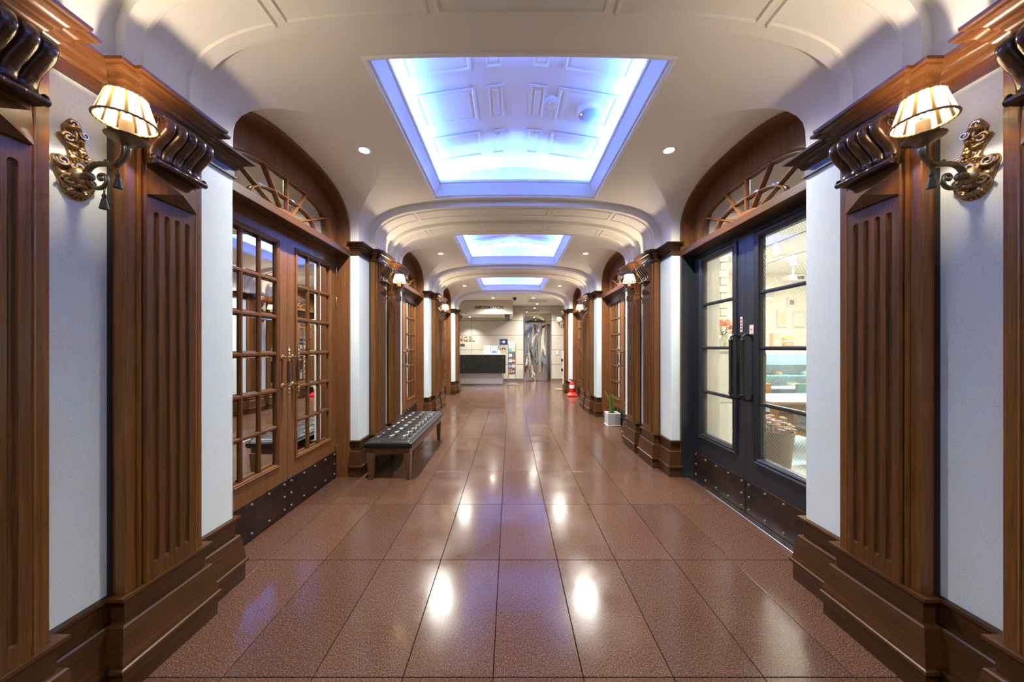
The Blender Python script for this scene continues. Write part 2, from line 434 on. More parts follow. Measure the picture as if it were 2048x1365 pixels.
def mould_me(u0, u1, s0, s1, sgn):
    # raised bead frame on the rib soffit between half-width positions u0 > u1 (along the profile)
    pr = profile(0.0)
    if u0 > 1.7: path = [(p, z) for p, z in pr if z > 2.68 and p > u1]
    else: path = [(p, z) for p, z in pr if u1 < p < u0]
    def at(u):
        for (p0, z0), (p1, z1) in zip(pr, pr[1:]):
            if p1 <= u <= p0: return (u, z0+(z1-z0)*(p0-u)/max(1e-9, p0-p1))
    if u0 <= 1.7: path = [at(u0)]+path
    if u1 >= 0: path = path+[at(u1)]
    else: path = [(p, z) for p, z in pr if p < u0]; path = [at(u0)]+path+[(-p, z) for p, z in path[-2::-1]]+[(-u0, at(u0)[1])]
    m = MB(); w = 0.014
    for s in (s0, s1): m.tube([(sgn*p, s, z) for p, z in path], w, 6, flat=0.75)
    for p, z in (path[0], path[-1]): m.tube([(sgn*p, s0, z), (sgn*p, s1, z)], w, 6, flat=0.75)
    return m.move((0, 0, CP)).mesh('panel_moulding')
for k in (-1, 0, 1, 2):
    obj('vault_bay', cached('vault', bay_vault), 'paint', ceiling, (0, bay_y(k), 0))
for k in range(0, 4):
    rb = obj('rib', cached(('rib', k == 3), lambda: rib_me(k == 3)), 'paint', ceiling, (0, pier_y(k), 0))
    for c in ((-.29, .29) if k < 3 else (-.29,)):
        for u0, u1, sg in ((PP, 1.27, 1), (PP, 1.27, -1), (1.21, .49, 1), (1.21, .49, -1), (.43, -.43, 1)):
            obj('panel_moulding', cached(('mld', u0, sg, c), lambda: mould_me(u0, u1, c-.105, c+.105, sg)), 'paint', rb)
# coffers
def rim_me():
    prof = [(-.010, 3.262), (-.010, 3.236), (-.006, 3.230), (0.004, 3.228), (.016, 3.232), (.018, 3.246), (.034, 3.25), (.04, 3.275), (.044, 3.30), (.056, 3.335), (.07, 3.36), (.073, 3.375), (.088, 3.38), (.09, 3.405), (.066, 3.407), (.06, 3.36), (-.13, 3.35)]
    pts = [(CH_P, -CH_S)]
    n = 10
    pts = [(CH_P-2*CH_P*i/n, -CH_S) for i in range(n+1)]+[(-CH_P, CH_S)]+[(-CH_P+2*CH_P*i/n, CH_S) for i in range(1, n+1)]
    pts = pts[::-1]
    m = MB().sweep(pts, prof, closed=True)
    # orientation: outward of sweep must point into the opening
    if abs(m.v[len(prof)+5][1]) > CH_S and False: pass
    zb = bay_z(CH_P)
    m.v = [(x, y, z+max(0, bay_z(min(abs(x), CH_P))-zb)*0.9) for x, y, z in m.v]
    return m.move((0, 0, CP)).mesh('coffer_rim', angle=25)
DP, DS = 1.10, 1.095
def dome_z(p): return 3.55+0.15*(1-min(1, abs(p)/DP)**1.25)
def dome_me():
    m = MB(); ps = [-DP+2*DP*i/24 for i in range(25)]
    cs = [-DS, -.9, -.4, 0, .4, .9, DS]
    m.grid([[(p, s, dome_z(p)) for p in ps] for s in cs])
    for e in (-1, 1):
        m.grid([[(p, e*DS, dome_z(p)) for p in ps], [(p, e*DS, 3.345) for p in ps]])
        m.grid([[(e*DP, s, dome_z(DP)) for s in cs], [(e*DP, s, 3.345) for s in cs]])
    return m.move((0, 0, CP)).mesh('coffer_dome', angle=40)
def dpanel_me(p0, p1, c, hl, sg):
    # raised-and-fielded panel: sloped recess with a raised centre
    m = MB(); mid = (p0+p1)/2
    def ring(i, dz):
        a, b = p0+i, p1-i
        return [(sg*q, c+e*(hl-i), dome_z(q)+dz) for q, e in ((a, -1), (b, -1), (b, 1), (a, 1))]
    rows = [ring(0, -.004), ring(0.0, -.012), ring(.022, -.012), ring(.034, -.001), ring(.05, -.001), ring(.06, -.010)]
    m.grid(rows, True); m.add(rows[-1], [(0, 1, 2, 3)])
    return m.move((0, 0, CP)).mesh('raised_panel', angle=20)
for k in (-1, 0, 1, 2):
    y = bay_y(k)+CH_O
    rim = obj('coffer_rim', cached('rim', rim_me), 'cove', ceiling, (0, y, 0))
    dome = obj('coffer_dome', cached('dome', dome_me), 'cove', ceiling, (0, y, 0))
    for sg in (1, -1):
        for c in (-.565, 0, .565):
            obj('raised_panel', cached(('dpn', sg, c), lambda: dpanel_me(.105, .265, c, .20, sg)), 'cove', dome)
            obj('raised_panel', cached(('dpw', sg, c), lambda: dpanel_me(.355, .87, c, .20, sg)), 'cove', dome)
    for sg in (1, -1):       # led strips on the ledge behind the rim, tilted inwards
        s1 = obj('led_strip', cached('ledl', lambda: MB().box(-.004, .004, -.88, .88, -.004, .004).mesh('led_strip')), 'led', rim, (sg*0.975, 0, 3.372+CP))
        s2 = obj('led_strip', cached('leds', lambda: MB().box(-.88, .88, -.004, .004, -.004, .004).mesh('led_strip')), 'led', rim, (0, sg*0.97, 3.372+CP))
        light('led_light', 'AREA', E_LED*(.6 if k < 0 else 1), C_LED, s1, (0, 0, .008), (0, PI+sg*0.35, 0), shape='RECTANGLE', size=0.012, size_y=1.8)
        light('led_light', 'AREA', E_LED*.6*(.6 if k < 0 else 1), C_LED, s2, (0, 0, .008), (PI+sg*0.35, 0, 0), shape='RECTANGLE', size=1.8, size_y=0.012)
obj('lobby_ceiling', MB().box(-4.2, 3.4, 10.98, 14.25, 3.24, 3.34).move((0, 0, CP)), 'paint', ceiling)

# ------------------------------------------------------------------ walls: plaster panels and cores
WALL = {s: thing('wall_'+s, (sg*PW, 4, 0), r, kind='structure', label='white speckled plaster wall with wood piers on the %s' % s) for sg, r, s in SIDES}
TRIM = {s: thing('trim_%d' % (i+1), (sg*PW, 4, 2.5), r, kind='structure', label='dark moulded wood cornice along the %s wall' % s) for i, (sg, r, s) in enumerate(SIDES)}
BASE = {s: thing('baseboard_'+s, (sg*PW, 4, 0), r, kind='structure', label='stepped brown wood skirting along the %s wall' % s) for sg, r, s in SIDES}
def lp(sg, y):          # local offset along a side parent standing at y 4
    return (0, sg*(y-4), 0)
SK = [(0, .405), (.03, .405), (.031, .392), (.024, .386), (.010, .376), (.007, .288), (.022, .288), (.028, .281), (.029, .272), (.047, .128), (.055, .124), (.056, .110), (.043, .102), (.043, 0), (0, 0)]
CO = [(0, 2.515), (.014, 2.515), (.014, 2.526), (.006, 2.530), (.006, 2.562), (.014, 2.566), (.018, 2.572), (.022, 2.585), (.034, 2.590), (.036, 2.597), (.040, 2.606), (.052, 2.616), (.066, 2.621), (.070, 2.628), (.082, 2.630), (.084, 2.643), (0, 2.650)]
SKD = [(a*.9, z) for a, z in SK]
def pil_break(c, w=.175, p=0):    # cornice path around one pilaster (relative to panel plane)
    a = PP-PW
    return [(0, c-w), (a, c-w), (a, c-.128), (a-.026, c-.128), (a-.026, c+.128), (a, c+.128), (a, c+w), (0, c+w)]
def cornice_me(end, flip):
    path = [(.10, -HPR), (0, -HPR)]+pil_break(-.29)
    path += ([(0, .15), (.4, .15)] if end else pil_break(.29)+[(0, HPR), (.10, HPR)])
    if flip: path = [(a, -b) for a, b in path[::-1]]
    return MB().sweep(path, CO).move((0, 0, -2.5)).mesh('cornice_section', angle=30)
def skirt_me(path): return MB().sweep(path, SK).mesh('skirting_section', angle=30)
def npanel_me(e):   # narrow plaster panel with its return into the door bay
    s0, s1 = (e*HPR, e*.45)
    a, b = min(s0, s1), max(s0, s1)
    return MB().box(0, .10, a, b, .36, 2.64).mesh('plaster_panel', bevel=.002)
for sg, r, side in SIDES:
    for k in range(0, 4):
        last = k == 3; L = lp(sg, pier_y(k))
        fl = last and sg < 0       # the end pier is not symmetric: on the left it must be flipped
        ms = -1 if fl else 1
        o = obj('wall_core', cached(('core', last, ms), lambda: MB().box(.06, .52, *sorted((-ms*(HPR-.005), ms*(.145 if last else HPR-.005))), 0, 3.5).mesh('wall_core')), 'paint', WALL[side], L)
        obj('plaster_panel', cached(('np', -ms), lambda: npanel_me(-ms)), 'panel', WALL[side], L)
        if not last: obj('plaster_panel', cached(('np', ms), lambda: npanel_me(ms)), 'panel', WALL[side], L)
        obj('plaster_panel', cached(('sp', last, ms), lambda: MB().box(0, .06, *sorted((ms*-.13, ms*(.15 if last else .13))), .36, 2.64).mesh('plaster_panel')), 'panel', WALL[side], L)
        obj('cornice_section', cached(('cor', last, fl), lambda: cornice_me(last, fl)), 'wood_deep', TRIM[side], L)
        secs = [[(.10, -HPR), (0, -HPR), (0, -.45)], [(0, -.13), (0, .13)], [(0, .45), (0, HPR), (.10, HPR)]]
        if last: secs = [secs[0], [(0, -.13), (0, .15), (.4, .15)]]
        for q, path in enumerate(secs):
            if fl: path = [(a, -b) for a, b in path[::-1]]
            obj('skirting_section', cached(('sk', q, last, fl), lambda: skirt_me(path)), 'wood_h', BASE[side], L)
wb = MB().box(-2.4, 2.4, -2.0, -1.9, 0, 3.5)
tag(obj('wall_back', wb, 'panel'), 'plain plaster wall behind the viewpoint', kind='structure')
# the stretch beside and behind the viewpoint: plain wood-lined walls carrying the same vault
for sg, r, side in SIDES:
    obj('wood_lining', MB().box(0, .2, -1.1, 1.1, 0, 2.64).mesh('wood_lining'), 'wood', WALL[side], lp(sg, bay_y(-1)))
    obj('plaster_panel', MB().box(.0, .2, -1.35, 0, 0, 3.3).mesh('plaster_panel'), 'panel', WALL[side], lp(sg, -1.95 if sg > 0 else -1.95+1.35))

# ------------------------------------------------------------------ pilasters
FW, FT = .118, .022      # fluted panel half width, thickness
def fluted_me():
    m = MB(); z0, z1 = .40, 2.515
    fl = [-.072, -.024, .024, .072]; rad = .0125; f0, f1 = .475, 2.085
    cs = [(-FW, 0, None), (-FW, 0, None)]
    cols = [(-FW, None, 0), (-FW+.006, None, 0)]
    for c in fl:
        for i in range(9):
            a = PI*i/8; cols.append((c, -math.cos(a)*rad, math.sin(a)*.011))
    cols += [(FW-.006, None, 0), (FW, None, 0)]
    zs = [(z0, 0), (f0, 0)]+[(f0+rad*(1-math.cos(PI/2*j/4)), math.sin(PI/2*j/4)) for j in range(1, 5)]
    zs += [(f1-rad*(1-math.cos(PI/2*j/4)), math.sin(PI/2*j/4)) for j in range(4, 0, -1)]+[(f1, 0), (z1, 0)]
    rows = []
    for z, kf in zs:
        row = []
        for i, (c, dx, dep) in enumerate(cols):
            if dx is None: row.append((-FT if 0 < i < len(cols)-1 else -FT+.006, c, z))
            else: row.append((-FT+dep*kf, c+dx*max(kf, .02), z))
        rows.append(row)
    m.grid(rows)
    m.add([(0, -FW, z0), (0, -FW, z1), (-FT+.006, -FW, z1), (-FT+.006, -FW, z0)], [(0, 1, 2, 3)])
    m.add([(0, FW, z0), (0, FW, z1), (-FT+.006, FW, z1), (-FT+.006, FW, z0)], [(0, 1, 2, 3)])
    return m.mesh('fluted_panel', angle=30)
def corbel_me():
    prof = catmull([(-.012, 2.512), (.058, 2.512), (.088, 2.494), (.098, 2.466), (.090, 2.436), (.064, 2.404), (.038, 2.376), (.026, 2.348), (.030, 2.324), (.046, 2.312), (.056, 2.304), (.055, 2.294), (.036, 2.286), (-.012, 2.286)], 4)
    m = MB(); NL = 5; hw = .118; n = NL*8
    rows = []
    for q, z in prof:
        row = []
        for j in range(n+1):
            v = -1+2*j/n; ph = (v+1)/2*NL; fr = ph-math.floor(ph) if j < n else 1.0
            lob = math.sqrt(max(0, 1-(2*fr-1)**2)) if 0 < fr < 1 else 0
            idx = min(NL-1, int(ph)); boost = (.008 if idx in (1, 2, 3) else 0.0)
            k = max(0, min(1, (q-.0)/.04)); kz = 1 if z > 2.312 else .25
            dz = 2.512-z
            row.append((-FT-q-(lob*.016-.010+boost*lob)*k*kz, v*hw, z))
        rows.append(row)
    m.grid(rows)
    for e in (0, n):
        m.add([r[e] for r in rows], [tuple(range(len(rows)))])
    # rolled foot and side volutes
    m.tube([(-FT-.045, -hw-.004, 2.299), (-FT-.045, hw+.004, 2.299)], .014, 10)
    for e in (-1, 1):
        for cz, cq, r0 in ((2.47, .045, .03), (2.312, .035, .014)):
            m.tube([(-FT-cq-math.cos(a)*r0*(1-a/(4*PI)), e*(hw+.001), cz+math.sin(a)*r0*(1-a/(4*PI))) for a in [PI*j/6 for j in range(18)]], .005, 6)
    return m.mesh('corbel', angle=40)
def diamond_me():
    m = MB(); z0, z1, hw, x = 2.15, 2.268, .112, -FT
    m.add([(x, -hw, z0), (x, hw, z0), (x, hw, z1), (x, -hw, z1), (x-.012, -hw, z0), (x-.012, hw, z0), (x-.004, hw, z1), (x-.004, -hw, z1), (x-.05, 0, (z0+z1)/2-.012)],
          [(4, 5, 8), (5, 6, 8), (6, 7, 8), (7, 4, 8), (0, 1, 5, 4), (1, 2, 6, 5), (2, 3, 7, 6), (3, 0, 4, 7)])
    return m.mesh('diamond_block', smooth=False)
def make_pilaster(y, sg, r, label, lone=False):
    t = thing('pilaster', (sg*PP, y, 0), r, label, 'pilaster', 'fluted wood pilasters along both walls')
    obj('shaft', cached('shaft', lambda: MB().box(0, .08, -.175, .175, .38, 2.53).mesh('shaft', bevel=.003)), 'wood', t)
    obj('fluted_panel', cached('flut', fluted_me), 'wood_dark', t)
    for e in (-1, 1):
        obj('bead_moulding', cached('bead', lambda: MB().tube([(0, 0, .40), (0, 0, 2.514)], .0085, 8).mesh('bead_moulding')), 'wood', t, (-.004, e*(FW+.009), 0))
    obj('corbel', cached('corb', corbel_me), 'corbel', t, label='dark carved scroll bracket')
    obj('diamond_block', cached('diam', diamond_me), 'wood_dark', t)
    obj('plinth', cached('plin', lambda: MB().sweep([(.085, -.178), (0, -.178), (0, .178), (.085, .178)], SK).mesh('plinth', angle=30)), 'wood_h', t)
    obj('shadow_gap', cached('gap', lambda: MB().box(.055, .079, -.183, .183, .40, 2.515).mesh('shadow_gap')), 'gap', t)
ORD = ['first', 'second', 'third', 'fourth']
for sg, r, side in SIDES:
    for k in range(0, 4):
        for e in (-1, 1):
            if k == 3 and e > 0: continue
            if k == 3: lab = 'fluted brown wood pilaster at the lobby end of the %s wall' % side
            else: lab = 'fluted brown wood pilaster on the %s wall, just %s the %s sconce' % (side, 'before' if e < 0 else 'beyond', ['nearest', 'second', 'third'][k])
            make_pilaster(pier_y(k)+e*.29, sg, r, lab)

# ------------------------------------------------------------------ fanlights and door surrounds
HJ = HB-.035
FZ = 2.556; FA, FR = .70, .385
def ray_r(th, a, z0, rise, cz):   # distance from (0, cz) along angle th to the curve: vertical sides up to z0, then a superellipse
    lo, hi = 0, 2.0
    for _ in range(40):
        mdl = (lo+hi)/2; s, z = mdl*math.cos(th), cz+mdl*math.sin(th)
        inside = abs(s) < a and (z < z0 or (abs(s)/a)**AN+((z-z0)/rise)**AN < 1)
        if inside: lo = mdl
        else: hi = mdl
    return lo
ANG = [PI*i/36 for i in range(37)]
def r_out(th): return ray_r(th, FA, FZ+.06, FR-.06, FZ)
def r_in(th): return ray_r(th, .42, FZ+.03, .185, FZ)
def r_hub(th): return ray_r(th, .16, FZ+.01, .075, FZ)
def r_tym(th): return ray_r(th, HJ, AZ0, ARISE-.035, FZ)
FP = PD-.005      # tympanum plane
def polar(fn, x): return [(x, fn(th)*math.cos(th), FZ+fn(th)*math.sin(th)) for th in ANG]
def off(fn, d): return lambda th: fn(th)+d
def lining_me():
    m = MB(); o = [(HB-.001, 0)]+arch_curve(HB-.001)+[(-HB+.001, 0)]; i = [(HJ, 0)]+arch_curve(HJ, AZ0, ARISE-.035)+[(-HJ, 0)]
    x0, x1 = 1.872-PD, .05
    m.grid([[(x0+.012, s, z) for s, z in o], [(x0, s*.996+0, z-.003 if z > 0 else 0) for s, z in o], [(x0, s, z) for s, z in i], [(x1, s, z) for s, z in i]])
    return m.mesh('arch_lining', angle=30)
def tymp_me():
    m = MB(); x = FP-PD
    m.grid([polar(off(r_tym, .004), x), polar(r_out, x), polar(r_out, x+.04)])
    return m.mesh('tympanum', angle=30)
def fanframe_me():
    m = MB(); x = FP-PD
    m.grid([polar(off(r_out, .028), x), polar(off(r_out, .026), x-.012), polar(off(r_out, .012), x-.016), polar(off(r_out, .008), x-.006), polar(off(r_out, -.004), x-.006), polar(off(r_out, -.008), x+.02)])
    return m.mesh('fan_moulding', angle=30)
BARS = [math.radians(a) for a in (25, 54, 90, 126, 155)]
def bar_me(th):
    a, b = r_hub(th), r_out(th); m = MB(); w = .008; c, s = math.cos(th), math.sin(th); x = FP-PD
    pts = lambda d, xx, r0: (xx, r0*c-d*s, FZ+r0*s+d*c)
    vs = [pts(d, xx, r0) for r0 in (a, b) for d, xx in ((-w, x+.03), (-w, x+.002), (-w*.4, x-.006), (w*.4, x-.006), (w, x+.002), (w, x+.03))]
    return m.add(vs, [(i, i+1, i+7, i+6) for i in range(5)]).mesh('glazing_bar', angle=20)
def arcbar_me(fn, w):
    x = FP-PD; return MB().grid([polar(off(fn, w), x+.03), polar(off(fn, w), x+.001), polar(off(fn, w*.4), x-.008), polar(off(fn, -w*.4), x-.008), polar(off(fn, -w), x+.001), polar(off(fn, -w), x+.03)]).mesh('glazing_bar', angle=20)
def fpane_me(t0, t1, f0, f1):
    x = FP-PD+.022; m = MB(); n = 5; g = .0
    th = [t0+(t1-t0)*i/n for i in range(n+1)]
    def pt(t, r, xx): return (xx, r*math.cos(t), FZ+r*math.sin(t))
    outer = [pt(t, f1(t), x) for t in th]+[pt(t, f0(t), x) for t in th[::-1]]
    cy = sum(p[1] for p in outer)/len(outer); cz = sum(p[2] for p in outer)/len(outer)
    inner = []
    for p in outer:
        d = math.hypot(p[1]-cy, p[2]-cz); k = max(.3, 1-.028/max(d, .03)); inner.append((x-.005, cy+(p[1]-cy)*k, cz+(p[2]-cz)*k))
    L = len(outer); return m.add(outer+inner, [(i, (i+1) % L, L+(i+1) % L, L+i) for i in range(L)]+[tuple(range(L, 2*L))]).mesh('fan_pane', smooth=False)
WN = 0
def make_fanlight(k, sg, r, side):
    global WN; WN += 1
    t = thing('window_%d' % WN, (sg*PD, bay_y(k), 0), r, kind='structure', label='arched wood fanlight with radiating bars above the %s door on the %s' % (ORD[k], side))
    obj('arch_lining', cached('lin', lining_me), 'wood_arch', t)
    obj('tympanum', cached('tym', tymp_me), 'wood_arch', t)
    obj('fan_moulding', cached('ffm', fanframe_me), 'wood_arch', t)
    for th in BARS: obj('glazing_bar', cached(('bar', th), lambda: bar_me(th)), 'wood_arch', t)
    obj('glazing_bar', cached('arc1', lambda: arcbar_me(r_in, .008)), 'wood_arch', t)
    obj('hub', cached('arc2', lambda: arcbar_me(r_hub, .02)), 'wood_arch', t)
    bs = [0]+BARS+[PI]
    for i in range(6):
        for j, (f0, f1) in enumerate(((r_hub, r_in), (r_in, r_out))):
            obj('fan_pane', cached(('fp', i, j), lambda: fpane_me(bs[i], bs[i+1], f0, f1)), 'mirror_fan', t)
    obj('fan_backing', cached('fbk', lambda: MB().box(.05, .07, -HB, HB, 2.45, 3.3).mesh('fan_backing')), 'gap', t)
    return t

# ------------------------------------------------------------------ doors
LW = HJ-.003; DTOP = 2.47
def leaf_me(g0, g1, z0, z1):
    m = MB(); d0, d1 = .0, .045
    m.box(d0, d1, .0015, g0, .012, DTOP); m.box(d0, d1, g1, LW, .012, DTOP)
    m.box(d0, d1, g0, g1, .012, z0); m.box(d0, d1, g0, g1, z1, DTOP)
    return m.mesh('door_leaf', smooth=False)
def frame_bead(a, b, z0, z1, w, prof):
    # rectangular moulding frame in the plane x=0 (coordinates y,z), swept
    m = MB(); pts = [(a, z0), (b, z0), (b, z1), (a, z1)]
    rows = []
    for i in range(5):
        y, z = pts[i % 4]; sy = -1 if y == a else 1; sz = -1 if z == z0 else 1
        rows.append([(h, y+sy*o, z+sz*o) for o, h in prof])
    return m.grid(rows).mesh('glazing_moulding', angle=20)
GP = [(.032, 0), (.031, -.008), (.022, -.014), (.016, -.008), (.008, -.010), (.002, -.002), (0, .022)]
GPN = [(.062, 0), (.060, -.012), (.046, -.020), (.036, -.012), (.026, -.012), (.018, -.020), (.006, -.012), (0, .028)]
def pane_me(w, h, bev=.020, dep=.006):
    m = MB(); a, b = w/2, h/2
    vs = [(0, y, z) for y, z in ((-a, -b), (a, -b), (a, b), (-a, b))]+[(-dep, y, z) for y, z in ((-a+bev, -b+bev), (a-bev, -b+bev), (a-bev, b-bev), (-a+bev, b-bev))]
    return m.add(vs, [(4, 5, 6, 7)]+[(i, (i+1) % 4, 4+(i+1) % 4, 4+i) for i in range(4)]).mesh('pane', smooth=False)
def bar_box(w, l, vert):
    # moulded glazing bar, section raised to a ridge
    sec = [(.03, -w/2), (.006, -w/2), (-.002, -w*.22), (-.002, w*.22), (.006, w/2), (.03, w/2)]
    m = MB(); rows = [[((x, c, e) if vert else (x, e, c)) for x, c in sec] for e in (-l/2, l/2)]
    return m.grid(rows).mesh('glazing_bar', angle=20)
def rivet_me(): return MB().lathe([(.0155, 0), (.0145, -.005), (.010, -.010), (.004, -.012), (0, -.0122)], 10, axis='x').mesh('rivet')
def pull_me():   # brass post handle with two rosettes
    m = MB()
    for z in (1.13, 1.376):
        m.lathe([(.026, 0), (.027, -.006), (.019, -.010), (.012, -.013), (.009, -.02), (.0075, -.05)], 14, (0, 0, z), 'x')
        m.sphere((-.056, 0, z), .0145, 10, 6, (1, 1, 1.5))
    prof = [(0, .118), (.005, .116), (.008, .110), (.005, .102), (.0055, .095), (.011, .075), (.014, .066), (.006, .060), (.0075, .05), (.013, .04), (.013, .032), (.009, .026), (.012, .0), (.0125, -.012), (.013, -.02), (.006, -.024)]
    m.lathe(prof, 12, (-.056, 0, 1.366)); m.lathe([(r_, -z) for r_, z in prof], 12, (-.056, 0, 1.14))
    return m.mesh('pull_handle')
def grip_me(): return MB().lathe([(.011, 1.158), (.0135, 1.19), (.0145, 1.253), (.0135, 1.31), (.011, 1.348)], 12, (-.056, 0, 0)).mesh('handle_grip')
def iron_pull_me():
    m = MB(); x = -.085; z0, z1 = 1.045, 1.53
    m.lathe([(.010, z0-.01), (.017, z0), (.017, z0+.012), (.014, z0+.016), (.016, z0+.022), (.0145, z0+.03), (.0145, z1-.03), (.016, z1-.022), (.014, z1-.016), (.017, z1-.012), (.017, z1), (.010, z1+.01)], 14, (x, 0, 0))
    for e, z in ((1, z1), (-1, z0)):
        m.tube([(x, 0, z), (x+.004, 0, z+e*.025), (x+.03, .0, z+e*.045), (x+.06, 0, z+e*.04), (-.004, 0, z+e*.022)], [.010, .010, .009, .009, .010], 8)
        m.prism([(-.022, z+e*.022), (0, z+e*.022+.032), (.022, z+e*.022), (0, z+e*.022-.032)], 'x', -.006, 0)
    return m.mesh('iron_pull', angle=40)
def hinge_me(): return MB().lathe([(0, .072), (.004, .066), (.0075, .06), (.0075, -.06), (.004, -.066), (0, -.072)], 10).box(-.002, .002, -.0, .018, -.055, .055).mesh('hinge')
DN = 0
def make_door(k, sg, r, side, cafe=False):
    global DN; DN += 1
    lab = ('navy double door with wired glass into the bright cafe' if cafe else 'brown wood double door with bevelled mirror panes, %s on the %s' % (ORD[k], side))
    t = thing('door_%d' % DN, (sg*PD, bay_y(k), 0), r, kind='structure', label=lab)
    mt = 'navy' if cafe else 'wood_door'
    obj('transom_shelf', cached('shelf', lambda: MB().box(1.862-PD, .05, -HJ, HJ, 2.49, FZ).mesh('transom_shelf', bevel=.004)), 'wood_h', t)
    obj('door_head', cached(('head', cafe), lambda: MB().box(-.03, .05, -HJ, HJ, DTOP+.002, 2.492).mesh('door_head')), mt, t)
    if cafe:
        for e in (-1, 1): obj('painted_jamb', cached(('pj', e), lambda: MB().box(1.868-PD, .04, *sorted((e*(HJ+.001), e*(HJ-.014))), 0, 2.489).mesh('painted_jamb', bevel=.002)), 'navy', t)
        obj('threshold', MB().box(-.075, .05, -HJ, HJ, 0, .012).mesh('threshold', bevel=.003), 'steel', t)
    if cafe: g0, g1, z0, z1 = .165, .64, .54, 2.374
    else: g0, g1, z0, z1 = .132, .667, .479, 2.338
    for e in (-1, 1):
        lf = obj('door_leaf', cached(('leaf', cafe, e), lambda: leaf_me(g0, g1, z0, z1) if e > 0 else _mirror(leaf_me(g0, g1, z0, z1))), mt, t)
        a, b = (g0, g1) if e > 0 else (-g1, -g0)
        obj('glazing_moulding', cached(('gm', cafe, e), lambda: frame_bead(a, b, z0, z1, .03, GPN if cafe else GP)), mt, lf)
        if cafe:
            rows, cols = 4, 1
            zb = [.54, .99, 1.456, 1.918, 2.374]
        else:
            rows, cols = 6, 3; zb = [z0+(z1-z0)*i/6 for i in range(7)]
        cw = (b-a)/cols
        for j in range(1, rows): obj('glazing_bar', cached(('gbh', cafe), lambda: bar_box(.03 if cafe else .032, b-a, False)), mt if cafe else 'wood_door_h', lf, (0, (a+b)/2, zb[j]))
        for i in range(1, cols): obj('glazing_bar', cached('gbv', lambda: bar_box(.032, z1-z0, True)), 'wood_dark', lf, (.001, a+cw*i, (z0+z1)/2))
        for j in range(rows):
            for i in range(cols):
                h = zb[j+1]-zb[j]
                if cafe: obj('pane', cached(('cp', j), lambda: MB().box(.020, .025, -cw/2, cw/2, -h/2, h/2).mesh('pane', smooth=False)), 'wire_glass', lf, (0, a+cw*(i+.5), (zb[j]+zb[j+1])/2))
                else: obj('pane', cached('mp', lambda: pane_me(cw-.014, h-.014)), 'mirror', lf, (.021, a+cw*(i+.5), (zb[j]+zb[j+1])/2))
        if not cafe: obj('pane_backing', cached('pbk', lambda: MB().box(.03, .036, -.267, .267, z0, z1).mesh('pane_backing')), 'gap', lf, (0, (a+b)/2, 0))
        obj('kick_plate', cached(('kp', e), lambda: MB().box(-.006, .0, *sorted((e*.004, e*(LW-.004))), .016, .302).mesh('kick_plate', bevel=.002)), 'kick', lf)
        for i in range(5):
            for j, z in enumerate((.05, .16, .268)):
                if j == 1 and i not in (0, 4): continue
                obj('rivet', cached('riv', rivet_me), 'rivet', lf, (-.006, e*(.045+(LW-.09)*i/4), z))
        hs = e*(.075 if cafe else .062)
        if cafe:
            obj('iron_pull', cached('ip', iron_pull_me), 'iron', lf, (0, hs, 0))
        else:
            obj('pull_handle', cached('ph', pull_me), 'brass', lf, (0, hs, 0)); obj('handle_grip', cached('hg', grip_me), 'grip', lf, (0, hs, 0))
        for z in (.30, 1.96, 2.31): obj('hinge', cached('hin', hinge_me), 'brass' if not cafe else 'iron', lf, (-.004, e*(LW+.001), z))
    return t
def _mirror(me):
    me.transform(Matrix.Diagonal((1, -1, 1, 1))); me.flip_normals(); return me
for sg, r, side in ((-1, PI, 'left'), (1, 0, 'right')):
    for k in range(3):
        d = make_door(k, sg, r, side, cafe=(sg > 0 and k == 0)); make_fanlight(k, sg, r, side)
        if sg > 0 and k == 0: CAFE_DOOR = d

